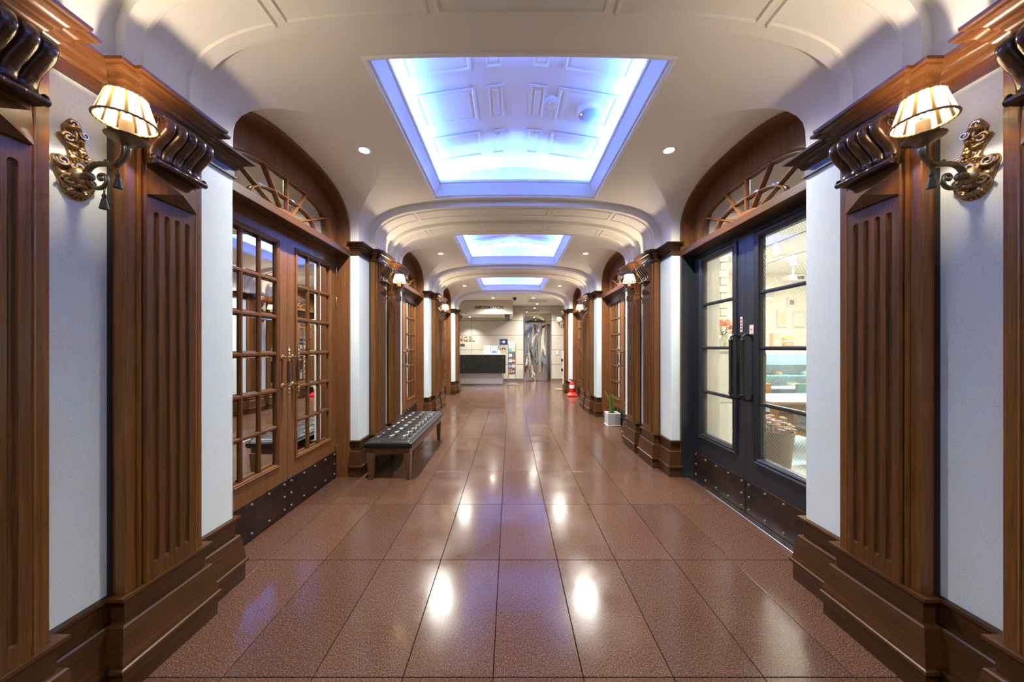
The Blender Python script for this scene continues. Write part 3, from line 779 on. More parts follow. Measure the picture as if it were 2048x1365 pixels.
# ------------------------------------------------------------------ wall sconces
def plate_me(fl):
    K = .000285
    raw = [(2.360, -30, 35), (2.352, -55, 60), (2.335, -70, 95), (2.315, -100, 130), (2.297, -118, 120), (2.285, -115, 160), (2.270, -100, 165), (2.256, -125, 130), (2.240, -160, 90), (2.225, -195, 75), (2.212, -190, 70), (2.203, -105, 120), (2.196, -100, 205), (2.185, -110, 232), (2.170, -130, 235), (2.155, -170, 215), (2.140, -215, 205), (2.122, -230, 190), (2.105, -222, 165), (2.088, -200, 160), (2.070, -160, 130), (2.055, -110, 90), (2.044, -50, 30)]
    pts = catmull([(z, a, b) for z, a, b in raw], 4)
    m = MB(); rows = []; n = 28
    for i, (z, a, b) in enumerate(pts):
        row = []
        e = min(1, min(i, len(pts)-1-i)/6)
        for j in range(n+1):
            v = j/n; y = (a+(b-a)*v)*K; w = math.sin(PI*v)**.5
            yy, zz = y/.055, (z-2.15)/.055
            r1 = math.hypot(yy-.2, zz+.2); a1 = math.atan2(zz+.2, yy-.2)
            r2 = math.hypot(yy, zz-2.2); a2 = math.atan2(zz-2.2, yy)
            rel = .0045*math.sin(9*r1+2*a1) + .0035*math.sin(11*r2-3*a2) + .002*math.sin(38*yy+7*math.sin(3*zz))
            shell = .005*math.cos(22*math.atan2(yy-.1, -(zz+.9))) if z < 2.085 else 0
            h = e*w*(.016+rel*1.25+shell)+.003
            row.append((-h, (-y if fl else y), z))
        rows.append(row)
    m.grid(rows)
    m.grid([[r[0], (0, r[0][1], r[0][2])] for r in rows]); m.grid([[r[-1], (0, r[-1][1], r[-1][2])] for r in rows])
    f = -1 if fl else 1
    # raised C-scrolls and the leafy boss
    def curl(cy, cz, r0, turns, dirn, x, th=.0045):
        m.tube([(x, f*(cy+math.cos(dirn*a)*r0*(1-.75*a/(turns*2*PI))), cz+math.sin(dirn*a)*r0*(1-.75*a/(turns*2*PI))) for a in [turns*2*PI*j/26 for j in range(27)]], th, 6)
    curl(.028, 2.275, .018, 1.3, 1, -.018); curl(-.02, 2.31, .016, 1.2, -1, -.018); curl(-.038, 2.222, .014, 1.3, 1, -.016)
    curl(.045, 2.178, .02, 1.4, -1, -.02); curl(-.04, 2.125, .022, 1.3, 1, -.02); curl(.03, 2.11, .018, 1.3, 1, -.02); curl(.008, 2.335, .014, 1.1, 1, -.016); curl(0, 2.17, .024, 1.2, -1, -.022, .006)
    m.sphere((-.018, 0, 2.14), .03, 12, 8, (.9, 1, 1.1))
    return m.mesh('back_plate', angle=60)
def arm_me():
    m = MB()
    m.lathe([(.010, -.075), (.0155, -.07), (.0155, -.055), (.011, -.052), (.013, -.045), (.013, -.01)], 12, (0, 0, 2.137), 'x')
    path = catmull([(-.045, 0, 2.135), (-.06, 0, 2.165), (-.085, 0, 2.183), (-.125, 0, 2.186), (-.165, 0, 2.181), (-.19, 0, 2.198), (-.205, 0, 2.222), (-.210, 0, 2.25)], 5)
    m.tube(path, [.0095+.0012*(i % 2) for i in range(len(path))][:-10]+[.010, .011, .012, .013, .014, .0145, .015, .015, .015, .014], 10)
    sc = catmull([(-.055, 0, 2.13), (-.066, 0, 2.105), (-.09, 0, 2.090), (-.118, 0, 2.095), (-.132, 0, 2.115), (-.128, 0, 2.138), (-.112, 0, 2.145), (-.101, 0, 2.136), (-.104, 0, 2.124), (-.113, 0, 2.124)], 4)
    m.tube(sc, [.0085-.003*i/len(sc) for i in range(len(sc))], 8)
    m.sphere((-.112, 0, 2.127), .008, 8, 6)
    m.tube([(-.12, 0, 2.19), (-.128, 0, 2.202), (-.14, 0, 2.196)], [.005, .004, .002], 6)
    return m.mesh('arm', angle=60)
def cup_me():
    prof = [(.012, 2.245), (.016, 2.252), (.018, 2.258), (.030, 2.268), (.050, 2.277), (.058, 2.283), (.060, 2.288), (.056, 2.289), (.03, 2.282), (.022, 2.284)]
    m = MB(); rows = []; n = 40
    for r, z in prof: rows.append([((r*(1+(.03*math.cos(10*2*PI*j/n*2) if r > .04 else 0)))*math.cos(2*PI*j/n), (r*(1+(.03*math.cos(20*2*PI*j/n) if r > .04 else 0)))*math.sin(2*PI*j/n), z) for j in range(n)])
    m.grid(rows, True); m.f.append(tuple(range(len(m.v)-n, len(m.v))))
    return m.mesh('drip_cup', angle=50)
def tassel_me():
    m = MB(); m.lathe([(.003, .0), (.003, -.012), (.007, -.018), (.0075, -.026), (.005, -.031), (.008, -.036), (.0125, -.062), (.0145, -.074), (0, -.075)], 12)
    m.tube([(math.cos(a)*.006, 0, .006+math.sin(a)*.007) for a in [2*PI*j/10 for j in range(11)]], .0012, 5)
    return m.mesh('tassel')
def shade_me():
    rows = []
    n = 88
    for i in range(7):
        t = i/6; r = .086-.030*t; z = 2.347+.106*t
        rows.append([((r+.0016*math.sin(22*2*PI*j/n))*math.cos(2*PI*j/n), (r+.0016*math.sin(22*2*PI*j/n))*math.sin(2*PI*j/n), z) for j in range(n)])
    return MB().grid(rows, True).mesh('lamp_shade')
def braid_me(r, z):
    n = 60; return MB().tube([(r*math.cos(2*PI*j/n), r*math.sin(2*PI*j/n), z+.0012*(-1)**j) for j in range(n+1)], [.0042+.001*(j % 2) for j in range(n+1)], 6).mesh('braid_trim')
def make_sconce(y, sg, r, label, one_tassel=False):
    t = thing('wall_sconce', (sg*PW, y, 0), r, label, 'wall lamp', 'gilt candle sconces along both walls')
    obj('back_plate', cached(('plate', sg), lambda: plate_me(sg > 0)), 'gilt', t, label='ornate gilt rococo back plate')
    obj('arm', cached('arm', arm_me), 'bronze', t); 
    q = (-.210, 0, 0)
    obj('drip_cup', cached('cup', cup_me), 'bronze', t, q)
    cd = obj('candle_sleeve', cached('cdl', lambda: MB().lathe([(.0205, 2.283), (.0205, 2.335), (.0195, 2.352), (.013, 2.356)], 14).mesh('candle_sleeve')), 'candle', t, q)
    obj('bulb', cached('bulb', lambda: MB().sphere((0, 0, 2.395), .016, 10, 8, (1, 1, 1.6)).mesh('bulb')), 'bulb', cd)
    sh = obj('lamp_shade', cached('shd', shade_me), 'shade', t, q)
    obj('braid_trim', cached('br1', lambda: braid_me(.0875, 2.349)), 'braid', sh); obj('braid_trim', cached('br2', lambda: braid_me(.0565, 2.453)), 'braid', sh)
    obj('tassel', cached('tas', tassel_me), 'tassel', t, (-.176, 0, 2.165))
    if not one_tassel: obj('tassel', cached('tas', tassel_me), 'tassel', t, (-.122, 0, 2.082))
    light('sconce_light', 'POINT', E_SCONCE, C_WARM, t, (-.210, 0, 2.425), shadow_soft_size=0.018)
for sg, r, side in SIDES:
    for k in range(4):
        if k == 3 and sg < 0: continue
        lab = ('small lit gilt sconce at the lobby corner beyond the last %s pilaster' % side) if k == 3 else '%s lit gilt candle sconce with pleated shade on the %s wall' % (['nearest', 'second', 'third'][k], side)
        make_sconce(pier_y(k)-(.0 if k < 3 else -.03), sg, r, lab, one_tassel=(sg > 0))

# ------------------------------------------------------------------ recessed downlights, detector, emergency light
def make_downlight(x, y, z, label, e, size=2.6):
    t = thing('downlight', (x, y, z), 0, label, 'ceiling light', 'recessed downlights')
    obj('trim_ring', cached('dring', lambda: MB().lathe([(.040, -.002), (.044, -.006), (.056, -.006), (.062, -.002), (.062, .0), (.040, .0)], 24, caps=False).mesh('trim_ring')), 'white', t)
    obj('lens', cached('dlens', lambda: MB().lathe([(.040, -.0035), (.02, -.0045), (0, -.005)], 20).mesh('lens')), 'lamp', t)
    light('downlight_lamp', 'SPOT', e, C_DOWN, t, (0, 0, -.012), (0, 0, 0), spot_size=size, spot_blend=0.9, shadow_soft_size=.035)
for k in (-1, 0, 1, 2):
    for sg, r, side in SIDES:
        lab = 'recessed round downlight on the %s of the %s blue coffer' % (side, ['overhead', 'nearest', 'second', 'third'][k+1])
        make_downlight(sg*1.34, bay_y(k), 3.1995, lab, E_DOWN*(.38, .95, 1.3, 1.5)[k+1])
t = thing('smoke_detector', (.317, bay_y(0)+.04, dome_z(.317)), 0, 'small white round smoke detector inside the nearest blue coffer', 'smoke detector')
obj('base', MB().lathe([(.06, .01), (.06, -.03), (.056, -.034)], 24), 'white', t)
sd = MB().lathe([(.05, -.034), (.046, -.05), (.03, -.056), (0, -.058)], 24)
for j in range(14):
    a = 2*PI*j/14; sd.cbox((math.cos(a)*.049, math.sin(a)*.049, -.042), (.008, .008, .014))
obj('vented_cap', sd, 'white', t)
t = thing('emergency_light', (.66, bay_y(0)+.10, dome_z(.66)), 0, 'round white emergency ceiling light beside the smoke detector', 'ceiling light')
obj('housing', MB().lathe([(.108, .03), (.108, -.035), (.102, -.045), (.09, -.045)], 32, caps=False), 'white', t)
obj('diffuser', MB().lathe([(.098, -.036), (.08, -.052), (.045, -.058), (0, -.06)], 32), plain('grey_diffuser', (.42, .55, .62), .45), t)
obj('indicator', MB().sphere((-.075, -.02, -.052), .006), emit('red_indicator', (1, .3, .3), 3), t)

# ------------------------------------------------------------------ bench
BX0, BX1, BY0, BY1 = -1.638, -1.138, 3.575, 5.225
t = thing('bench', ((BX0+BX1)/2, (BY0+BY1)/2, 0), 0, 'black tufted leather bench with wooden legs against the left wall', 'bench')
hx, hy = (BX1-BX0)/2, (BY1-BY0)/2
m = MB(); rows = []; nx, ny = 46, 126; bx = [(-.5+i)*.30 for i in range(-1, 4)]
btn = []
for r_ in range(9):
    yy = -hy+.16+(2*hy-.32)*r_/8
    btn += [(c, yy) for c in ((-.155, 0, .155))]
    if r_ < 8: btn += [(c, yy+(2*hy-.32)/16) for c in (-.0775, .0775)] if False else []
def cush(u, v):
    x = -hx+2*hx*u; y = -hy+2*hy*v
    ex = min(u, 1-u)*2*hx; ey = min(v, 1-v)*2*hy; e = min(ex, ey)
    z = .445+.012*min(1, e/.12)-(.03*(1-min(1, e/.035))**2)
    d = min(math.hypot(x-a, y-b) for a, b in btn); z -= .022*math.exp(-(d/.030)**2)
    gx = min(abs(x-c) for c in (-.155, 0, .155)); gy = abs(((y+hy-.16)/((2*hy-.32)/8)+.5) % 1-.5)*((2*hy-.32)/8)
    if e > .04: z -= .006*math.exp(-(gx/.010)**2)+.006*math.exp(-(gy/.010)**2)
    return (x, y, z)
for i in range(nx+1): rows.append([cush(i/nx, j/ny) for j in range(ny+1)])
m.grid(rows)
ring = [rows[i][0] for i in range(nx+1)]+[rows[nx][j] for j in range(1, ny+1)]+[rows[i][ny] for i in range(nx-1, -1, -1)]+[rows[0][j] for j in range(ny-1, 0, -1)]
def outw(p, d, z):
    x, y, _ = p; l = math.hypot(x/hx, y/hy)
    sx = d*(1 if abs(x) > hx-.001 else 0)*(1 if x > 0 else -1); sy = d*(1 if abs(y) > hy-.001 else 0)*(1 if y > 0 else -1)
    return (x+sx, y+sy, z)
m.grid([ring, [outw(p, .010, .415) for p in ring], [outw(p, .012, .39) for p in ring], [outw(p, .006, .365) for p in ring], [outw(p, -.004, .358) for p in ring]], True)
cu = obj('cushion', m.mesh('cushion', angle=70), 'leather', t)
for a, b in btn: obj('button', cached('btn', lambda: MB().sphere((0, 0, 0), .011, 10, 6, (1, 1, .5)).mesh('button')), 'leather', cu, (a, b, .437))
obj('apron', MB().box(-hx+.02, hx-.02, -hy+.02, hy-.02, .285, .36).mesh('apron', bevel=.003), 'wood_leg', t)
def leg_me(): 
    m = MB(); a, b = .036, .022
    return m.add([(-a, -a, .3), (a, -a, .3), (a, a, .3), (-a, a, .3), (-b, -b, 0), (b, -b, 0), (b, b, 0), (-b, b, 0)], [(0, 1, 2, 3), (4, 5, 6, 7), (0, 1, 5, 4), (1, 2, 6, 5), (2, 3, 7, 6), (3, 0, 4, 7)]).mesh('leg', bevel=.003)
for sx in (-1, 1):
    for sy in (-1, 1): obj('leg', cached('bleg', leg_me), 'wood_leg', t, (sx*(hx-.045), sy*(hy-.045), 0))

# ------------------------------------------------------------------ planter with upright stems
t = thing('potted_plant', (1.872, 6.17, 0), 0, 'square grey concrete planter with upright green stems by the second right door', 'plant')
m = MB(); w0, w1, hh = .112, .118, .235
m.add([(s1*w, s2*w, z) for w, z in ((w0, .014), (w1, hh), (w1-.02, hh), (w1-.022, hh-.03)) for s1, s2 in ((-1, -1), (1, -1), (1, 1), (-1, 1))], [(3, 2, 1, 0)]+[(i*4+j, i*4+(j+1) % 4, i*4+4+(j+1) % 4, i*4+4+j) for i in range(3) for j in range(4)])
obj('pot', m.mesh('pot', bevel=.003), speckled('concrete', (.46, .45, .43), (.33, .32, .31), .8), t)
obj('saucer', MB().box(-.124, .124, -.124, .124, 0, .014).mesh('saucer', bevel=.003), speckled('concrete_saucer', (.5, .49, .47), (.36, .35, .34), .8), t)
obj('soil', MB().box(-.097, .097, -.097, .097, .19, .206), plain('soil', (.05, .035, .025), .9), t)
green = plain('stem_green', (.10, .17, .035), .45); dry = plain('dry_stem', (.30, .26, .13), .6)
for i in range(16):
    a = random.uniform(0, 2*PI); rr = random.uniform(.01, .045); h = random.uniform(.26, .44)
    x, y = -.01+rr*math.cos(a), rr*math.sin(a); lx = random.uniform(-.05, .03); ly = random.uniform(-.03, .03)
    if i in (3, 7, 11): lx = -.16+.02*i/4; h = .44
    pts = [(x+lx*(q**2), y+ly*(q**2), .20+h*q) for q in (0, .25, .5, .75, 1)]
    obj('stem', MB().tube(pts, [.010, .0095, .0085, .006, .0015], 7), dry if i in (3, 7) else green, t)

# ------------------------------------------------------------------ fire extinguisher
t = thing('fire_extinguisher', (1.80, 9.80, 0), 0, 'red fire extinguisher in a red stand by the third right door', 'extinguisher')
red = plain('red_paint', (.55, .018, .014), .28, coat=.4)
m = MB(); rows = [[(s1*w, s2*w, z) for s1, s2 in ((-1, -1), (1, -1), (1, 1), (-1, 1))] for w, z in ((.145, 0), (.15, .012), (.145, .05), (.10, .085), (.088, .10), (.088, .115))]
m.grid(rows, True); m.f += [(3, 2, 1, 0), tuple(range(20, 24))]
obj('stand', m.mesh('stand', bevel=.004), red, t)
obj('cylinder', MB().lathe([(.074, .116), (.076, .13), (.076, .36), (.068, .395), (.04, .42), (.028, .43), (.028, .45)], 24), red, t)
obj('label_band', MB().lathe([(.0768, .24), (.0768, .34)], 24, caps=False), 'white', t)
obj('valve', MB().lathe([(.026, .45), (.026, .47), (.016, .472), (.016, .49)], 12), 'steel', t)
obj('lever', MB().prism([(-.09, .49), (.03, .485), (.03, .497), (-.09, .515)], 'y', -.01, .01).prism([(-.09, .465), (.02, .475), (.02, .485), (-.09, .478)], 'y', -.01, .01), 'black', t)
obj('hose', MB().tube(catmull([(.03, 0, .47), (.09, 0, .46), (.10, .0, .36), (.095, 0, .2), (.09, 0, .13)], 5), .010, 8), 'black', t)

# ------------------------------------------------------------------ lobby shell
bg = plain('beige_wall_panel', (.50, .455, .385), .42); bgj = plain('panel_joint', (.16, .14, .115), .7)
YB = 14.1
wl = thing('wall_lobby_back', (0, YB, 0), 0, kind='structure', label='beige panelled lobby wall behind the information desk')
obj('backing', MB().box(-4.2, .52, .02, .12, 0, 3.3).box(1.72, 3.4, .02, .12, 0, 3.3).box(.52, 1.72, .35, .4, 0, 3.3), bgj, wl)
zl = [.10, .727, 1.352, 1.98, 2.61, 3.238]
for i in range(5):
    obj('panel', MB().box(-4.2, -1.72, -.0, .025, zl[i]+.008, zl[i+1]-.008).mesh('panel', bevel=.003), bg, wl)
    obj('panel', MB().box(-1.705, .53, -.0, .025, zl[i]+.008, zl[i+1]-.008).mesh('panel', bevel=.003), bg, wl)
    obj('panel', MB().box(1.715, 3.3, -.0, .025, zl[i]+.008, zl[i+1]-.008).mesh('panel', bevel=.003), bg, wl)
obj('steel_skirting', MB().box(-4.2, .53, -.012, .02, 0, .1).box(1.715, 3.3, -.012, .02, 0, .1), 'steel', wl)
tag(obj('wall_lobby_left', MB().box(-4.3, -4.2, 10.9, 14.3, 0, 3.3), bg), 'beige side wall of the lobby behind the left pier', kind='structure')
tag(obj('wall_lobby_right', MB().box(3.3, 3.4, 10.9, 14.3, 0, 3.3), bg), 'beige side wall of the lobby on the right', kind='structure')
tag(obj('wall_lobby_front', MB().box(-4.3, -2.25, 10.86, 10.97, 0, 3.3).box(2.25, 3.4, 10.86, 10.97, 0, 3.3), bg), 'beige wall flanking the corridor mouth', kind='structure')
# mirrored sliding door
def wavy():
    m, t, b = new_mat('wavy_mirror_steel')
    n = noise(t, coords(t, (1.9, 1, .34)), 1.9, 1, 0.4, 0.4)
    setp(b, col=(.78, .77, .75), rough=.03, metal=1); bump(t, b, n, 1.0, 0.10); return m
wv = wavy()
t = thing('door_7', (1.12, YB, 0), 0, kind='structure', label='wavy mirror-polished sliding door at the end of the lobby')
obj('transom_mirror', MB().box(-.56, .56, .0, .02, 2.50, 3.235), plain('tinted_mirror', (.55, .53, .50), .02, 1.0), t)
obj('frame', MB().box(-.60, -.56, -.02, .06, 0, 3.235).box(.56, .60, -.02, .06, 0, 3.235).box(-.56, .56, -.02, .03, 3.225, 3.24).mesh('frame', bevel=.003), 'steel', t)
for x0, x1 in ((-.55, -.065), (-.06, .40)): obj('sliding_leaf', MB().box(x0, x1, .02, .05, .012, 2.46).mesh('sliding_leaf', bevel=.003), wv, t)
obj('side_light', MB().box(.42, .555, .04, .06, .012, 2.46), plain('dark_glass', (.03, .028, .026), .05, spec=.8), t)
obj('leaf_edge', MB().box(.40, .415, .0, .06, .012, 2.46), 'steel', t)
obj('track_head', MB().box(-.56, .56, .0, .06, 2.46, 2.50), 'steel', t)
t = thing('door_sensor', (1.02, YB-.03, 2.57), 0, 'curved black motion sensor bar with red light above the mirror door', 'sensor')
obj('bar', MB().box(-.41, .45, -.05, .028, -.035, .035).mesh('bar', bevel=.006), 'matt_black', t)
obj('hood', MB().prism([(-.30, .03), (-.16, .10), (.02, .125), (.20, .10), (.34, .03)], 'y', -.08, .02).mesh('hood', bevel=.004), 'matt_black', t)
obj('indicator', MB().sphere((.02, -.081, .05), .02), emit('sensor_red', (1, .06, .02), 4), t)
# sign box above the desk
sg_m = plain('signboard_paint', (.62, .58, .51), .5)
t = thing('sign_box', (-1.9, 12.4, 2.72), 0, 'beige ceiling sign box reading INFORMATION above the desk', 'sign')
obj('fascia', MB().box(-2.2, 1.95, 0, .08, 0, .52).mesh('fascia', bevel=.004), sg_m, t)
obj('soffit', MB().box(-2.2, 1.57, .08, 1.68, .0, .04), sg_m, t)
obj('side_panel', MB().box(1.83, 1.95, .081, 1.69, -.06, .52).mesh('side_panel', bevel=.004), sg_m, t)
obj('edge_strip', MB().box(1.57, 1.62, .081, 1.68, -.01, .06), 'white', t)
def text(name, s, size, mat, parent, loc, rot=(PI/2, 0, 0), depth=.01, align='LEFT', label=None, bold=.018):
    cu = bpy.data.curves.new(name, 'FONT'); cu.body = s; cu.size = size; cu.extrude = depth/2; cu.align_x = align; cu.resolution_u = 3; cu.offset = size*bold
    tmp = bpy.data.objects.new(name+'_tmp', cu); COL.objects.link(tmp); bpy.context.view_layer.update()
    me = bpy.data.meshes.new_from_object(tmp.evaluated_get(bpy.context.evaluated_depsgraph_get())); bpy.data.objects.remove(tmp)
    me.name = name; me.materials.clear()
    return obj(name, me, mat, parent, loc, rot, label)
text('lettering', 'INFORMATION', .155, plain('bronze_letters', (.05, .038, .026), .45, .2), t, (1.06, -.012, .20), align='CENTER', depth=.02)
t = thing('wall_lettering', (-2.55, YB, 1.6), 0, 'bronze ANGEL lettering on the beige wall behind the desk', 'sign')
lm = plain('brass_letters', (.34, .25, .10), .4, .4)
text('lettering', 'ANGEL', .285, lm, t, (.98, -.015, .14), align='RIGHT', depth=.02, bold=-.006)
text('small_lettering', 'SINCE 1988', .14, plain('dark_letters', (.06, .045, .03), .5), t, (.55, -.010, -.08), align='RIGHT', depth=.012)
# lobby downlights and other ceiling fittings
for i, (x, y, lab) in enumerate(((-.67, 11.75, 'lobby downlight above and before the sign box'), (.78, 11.75, 'lobby downlight in front of the mirror door, right of the black camera'), (1.05, 13.4, 'lobby downlight close above the mirror door'))):
    make_downlight(x, y, 3.2395, lab, E_LOBBY*(.55 if i == 0 else 1))
make_downlight(-1.72, 13.55, 2.7195, 'downlight under the sign box washing the beige wall', E_LOBBY*.5, 1.9)
t = thing('security_camera', (.11, 11.7, 3.24), 0, 'small black dome camera on the lobby ceiling', 'camera')
obj('base', MB().lathe([(.075, 0), (.075, -.03), (.06, -.05)], 20), 'black', t); obj('dome', MB().sphere((0, 0, -.06), .05, 16, 10), 'black', t)
t = thing('air_vent', (1.0, 12.4, 3.24), 0, 'square white ceiling air diffuser in the lobby before the mirror door', 'vent')
obj('frame', MB().box(-.42, .42, -.42, -.36, -.02, 0).box(-.42, .42, .36, .42, -.02, 0).box(-.42, -.36, -.36, .36, -.02, 0).box(.36, .42, -.36, .36, -.02, 0), 'white', t)
obj('grille', MB().box(-.36, .36, -.36, .36, -.006, 0), plain('vent_grey', (.32, .31, .30), .6), t)
for i in range(7): obj('slat', MB().box(-.35, .35, -.006, .006, -.018, -.004), 'white', t, (0, -.3+.1*i, 0))
t = thing('light_switch', (1.98, YB-.001, 1.24), 0, 'grey wall switch plate right of the mirror door', 'switch')
obj('plate', MB().box(-.075, .075, -.012, 0, -.11, .11).mesh('plate', bevel=.003), plain('switch_grey', (.42, .40, .37), .4), t)
for z in (-.05, .05): obj('rocker', MB().box(-.045, .045, -.018, -.012, -.035, .035), 'white', t, (0, 0, z))

# ------------------------------------------------------------------ information desk and what stands on it
def marble():
    m, t, b = new_mat('black_marble')
    v = t.nodes.new('ShaderNodeTexVoronoi'); v.inputs['Scale'].default_value = 11; t.links.new(coords(t), v.inputs['Vector'])
    n = noise(t, coords(t), 30, 4)
    c = ramp(t, v.outputs[0], [(0.0, (.5, .47, .42)), (0.12, (.10, .095, .09)), (0.22, (.009, .009, .009))])
    t.links.new(mixc(t, ramp(t, n, [(.45, (0, 0, 0)), (.6, (.9, .9, .9))]), c, (.008, .008, .008)), b.inputs['Base Color']); setp(b, rough=.3); return m
t = thing('information_desk', (-1.4, 12.6, 0), 0, 'black marble information desk on a steel base', 'desk')
obj('base', MB().box(-1.6, 1.055, .02, .55, .06, .50).mesh('base', bevel=.004), 'brushed', t)
obj('toe_kick', MB().box(-1.6, 1.045, .01, .55, 0, .06), 'steel', t)
obj('marble_front', MB().box(-1.7, 1.17, -.25, -.17, .48, 1.175).mesh('marble_front', bevel=.004), marble(), t)
obj('marble_side', MB().box(1.09, 1.17, -.169, .5, .48, 1.175).mesh('marble_side', bevel=.004), marble(), t)
obj('counter_top', MB().box(-1.7, 1.18, -.26, .52, 1.176, 1.2).mesh('counter_top', bevel=.004), plain('cream_stone', (.55, .50, .43), .25), t)
def standee(name, x0, x1, z1, y, mat, label, cat, extra=None):
    t = thing(name, ((x0+x1)/2, y, 1.2), 0, label, cat)
    w = (x1-x0)/2; h = z1-1.2
    obj('board', MB().add([(-w, 0, .0), (w, 0, 0), (w, .012, 0), (-w, .012, 0), (-w, .06, h), (w, .06, h), (w, .072, h), (-w, .072, h)], [(0, 1, 2, 3), (4, 5, 6, 7), (0, 1, 5, 4), (1, 2, 6, 5), (2, 3, 7, 6), (3, 0, 4, 7)]), mat, t)
    obj('strut', MB().add([(-.02, .066, h*.8), (.02, .066, h*.8), (.02, .14, 0), (-.02, .14, 0)], [(0, 1, 2, 3)]), 'white', t)
    if extra: extra(t, w, h)
    return t
pap = plain('white_paper', (.62, .61, .59), .6); ink = plain('grey_ink', (.25, .24, .25), .6)
def lines(t, w, h):
    for q in (.2, .32, .44, .56): obj('text_line', MB().box(-w*.6, w*.5, -.002, .004, h*q-.004, h*q+.004), ink, t, (0, .06*q-.002, 0))
standee('notice_card', -1.07, -.82, 1.53, 12.62, pap, 'white notice card standing on the information desk', 'card', lines)
def blueimg(t, w, h):
    obj('picture', MB().box(-w*.85, w*.85, -.002, .004, .02, h*.42), plain('blue_print', (.10, .20, .55), .5), t, (0, .008, 0))
    obj('picture', MB().box(-w*.85, w*.85, -.002, .004, h*.55, h*.85), plain('sky_print', (.28, .42, .66), .5), t, (0, .04, 0))
standee('brochure_card', -.78, -.55, 1.52, 12.64, plain('pale_blue_card', (.50, .62, .78), .5), 'pale blue brochure card standing on the desk', 'card', blueimg)
def goldimg(t, w, h):
    obj('print', MB().box(-w*.6, w*.6, -.002, .004, h*.3, h*.8), plain('black_print', (.03, .028, .025), .4), t, (0, .03, 0))
    obj('print', MB().box(-w*.3, w*.3, -.005, .0, h*.45, h*.65), plain('gold_print', (.45, .36, .2), .4), t, (0, .03, 0))
standee('framed_card', -.40, -.20, 1.50, 12.60, plain('taupe_frame', (.24, .18, .12), .5), 'brown framed card at the right end of the desk', 'frame', goldimg)
t = thing('desk_bottle', (-.49, 12.66, 1.2), 0, 'small white bottle between the desk cards', 'bottle')
obj('body', MB().lathe([(.035, 0), (.037, .02), (.037, .12), (.02, .15), (.012, .16)], 14), pap, t); obj('cap', MB().lathe([(.014, .16), (.014, .19), (0, .192)], 12), plain('orange_cap', (.7, .38, .06), .4), t)
t = thing('desk_plant', (-.45, 12.78, 1.2), 0, 'tiny potted green plant on the desk behind the bottle', 'plant')
obj('pot', MB().lathe([(.04, 0), (.055, .12), (.048, .12), (.045, .1)], 14), pap, t)
lf = plain('leaf_dark', (.05, .09, .03), .5)
for i in range(9):
    a = 2*PI*i/9; obj('leaf', MB().tube([(0, 0, .1), (.05*math.cos(a), .05*math.sin(a), .22), (.09*math.cos(a), .09*math.sin(a), .27+.02*(i % 3))], [.004, .016, .002], 6, flat=.3), lf, t)
# brochure rack
t = thing('brochure_rack', (.02, 13.1, 0), 0, 'slim chrome brochure rack beside the information desk', 'rack')
for x in (-.14, .14): obj('post', MB().box(x-.012, x+.012, -.012, .012, .02, 1.62).mesh('post', bevel=.002), 'steel', t)
obj('base', MB().box(-.22, .22, -.18, .18, 0, .02).mesh('base', bevel=.003), 'steel', t)
obj('header', MB().box(-.13, .13, -.03, -.02, 1.45, 1.68), pap, t)
for i in range(3): obj('header_line', MB().box(-.08, .09-.03*i, -.034, -.030, 1.62-.05*i, 1.635-.05*i), ink, t)
for i in range(5): obj('shelf', MB().box(-.13, .13, -.07, .01, .0, .012).box(-.13, .13, -.075, -.07, 0, .07), 'steel', t, (0, 0, .38+.21*i))
pc = [(.62, .30, .20), (.12, .06, .05), (.10, .30, .62), (.55, .55, .50), (.66, .66, .62), (.60, .10, .05), (.60, .60, .58), (.10, .10, .10), (.14, .42, .46), (.36, .42, .20)]
nm = ['red', 'dark brown', 'blue', 'grey', 'white', 'orange-red', 'ivory', 'black', 'teal', 'olive']
for i in range(5):
    for j in range(2):
        c = pc[i*2+j]
        br = thing('brochure', (.02-.065+.13*j, 13.1-.055, .393+.21*i), 0, '%s brochure in the chrome rack, %s row' % (nm[i*2+j], ['lowest', 'second lowest', 'middle', 'fourth', 'top'][i]), 'brochure', 'brochures in the rack')
        obj('cover', MB().box(-.06, .06, 0, .012, 0, .19).mesh('cover', bevel=.001), plain('brochure_cover_%d' % (i*2+j), c, .4), br)
        obj('print', MB().box(-.035, .03, -.002, 0, .09, .14), pap if (i+j) % 2 else plain('print_%d' % (i*2+j), tuple(min(1, x*.4+.1) for x in c), .5), br)
t = thing('poster', (-.33, 13.28, 1.2), 0, 'dark blue poster with a golden moon standing behind the desk end', 'poster')
obj('board', MB().box(-.155, .175, 0, .012, .36, .60).mesh('board', bevel=.002), plain('navy_print', (.012, .025, .13), .4), t)
obj('moon', MB().lathe([(.055, -.003), (0, -.004)], 20, (.02, 0, .48), 'y'), plain('golden_print', (.75, .52, .20), .5), t)
obj('title', MB().box(-.12, -.08, -.004, 0, .47, .49), pap, t)
obj('pole', MB().tube([(0.0, .02, -1.17), (0.0, .02, .5)], .012, 8), 'steel', t)
obj('foot', MB().lathe([(.10, -1.2), (.10, -1.18), (.02, -1.17)], 16), 'steel', t)
t = tag(obj('floor_mat', MB().box(-.22, .36, -.22, .22, 0.0005, .012).mesh('floor_mat', bevel=.004), plain('brown_mat', (.09, .06, .045), .9), None, (-.02, 12.72, 0)), 'brown floor mat in front of the brochure rack', 'mat')
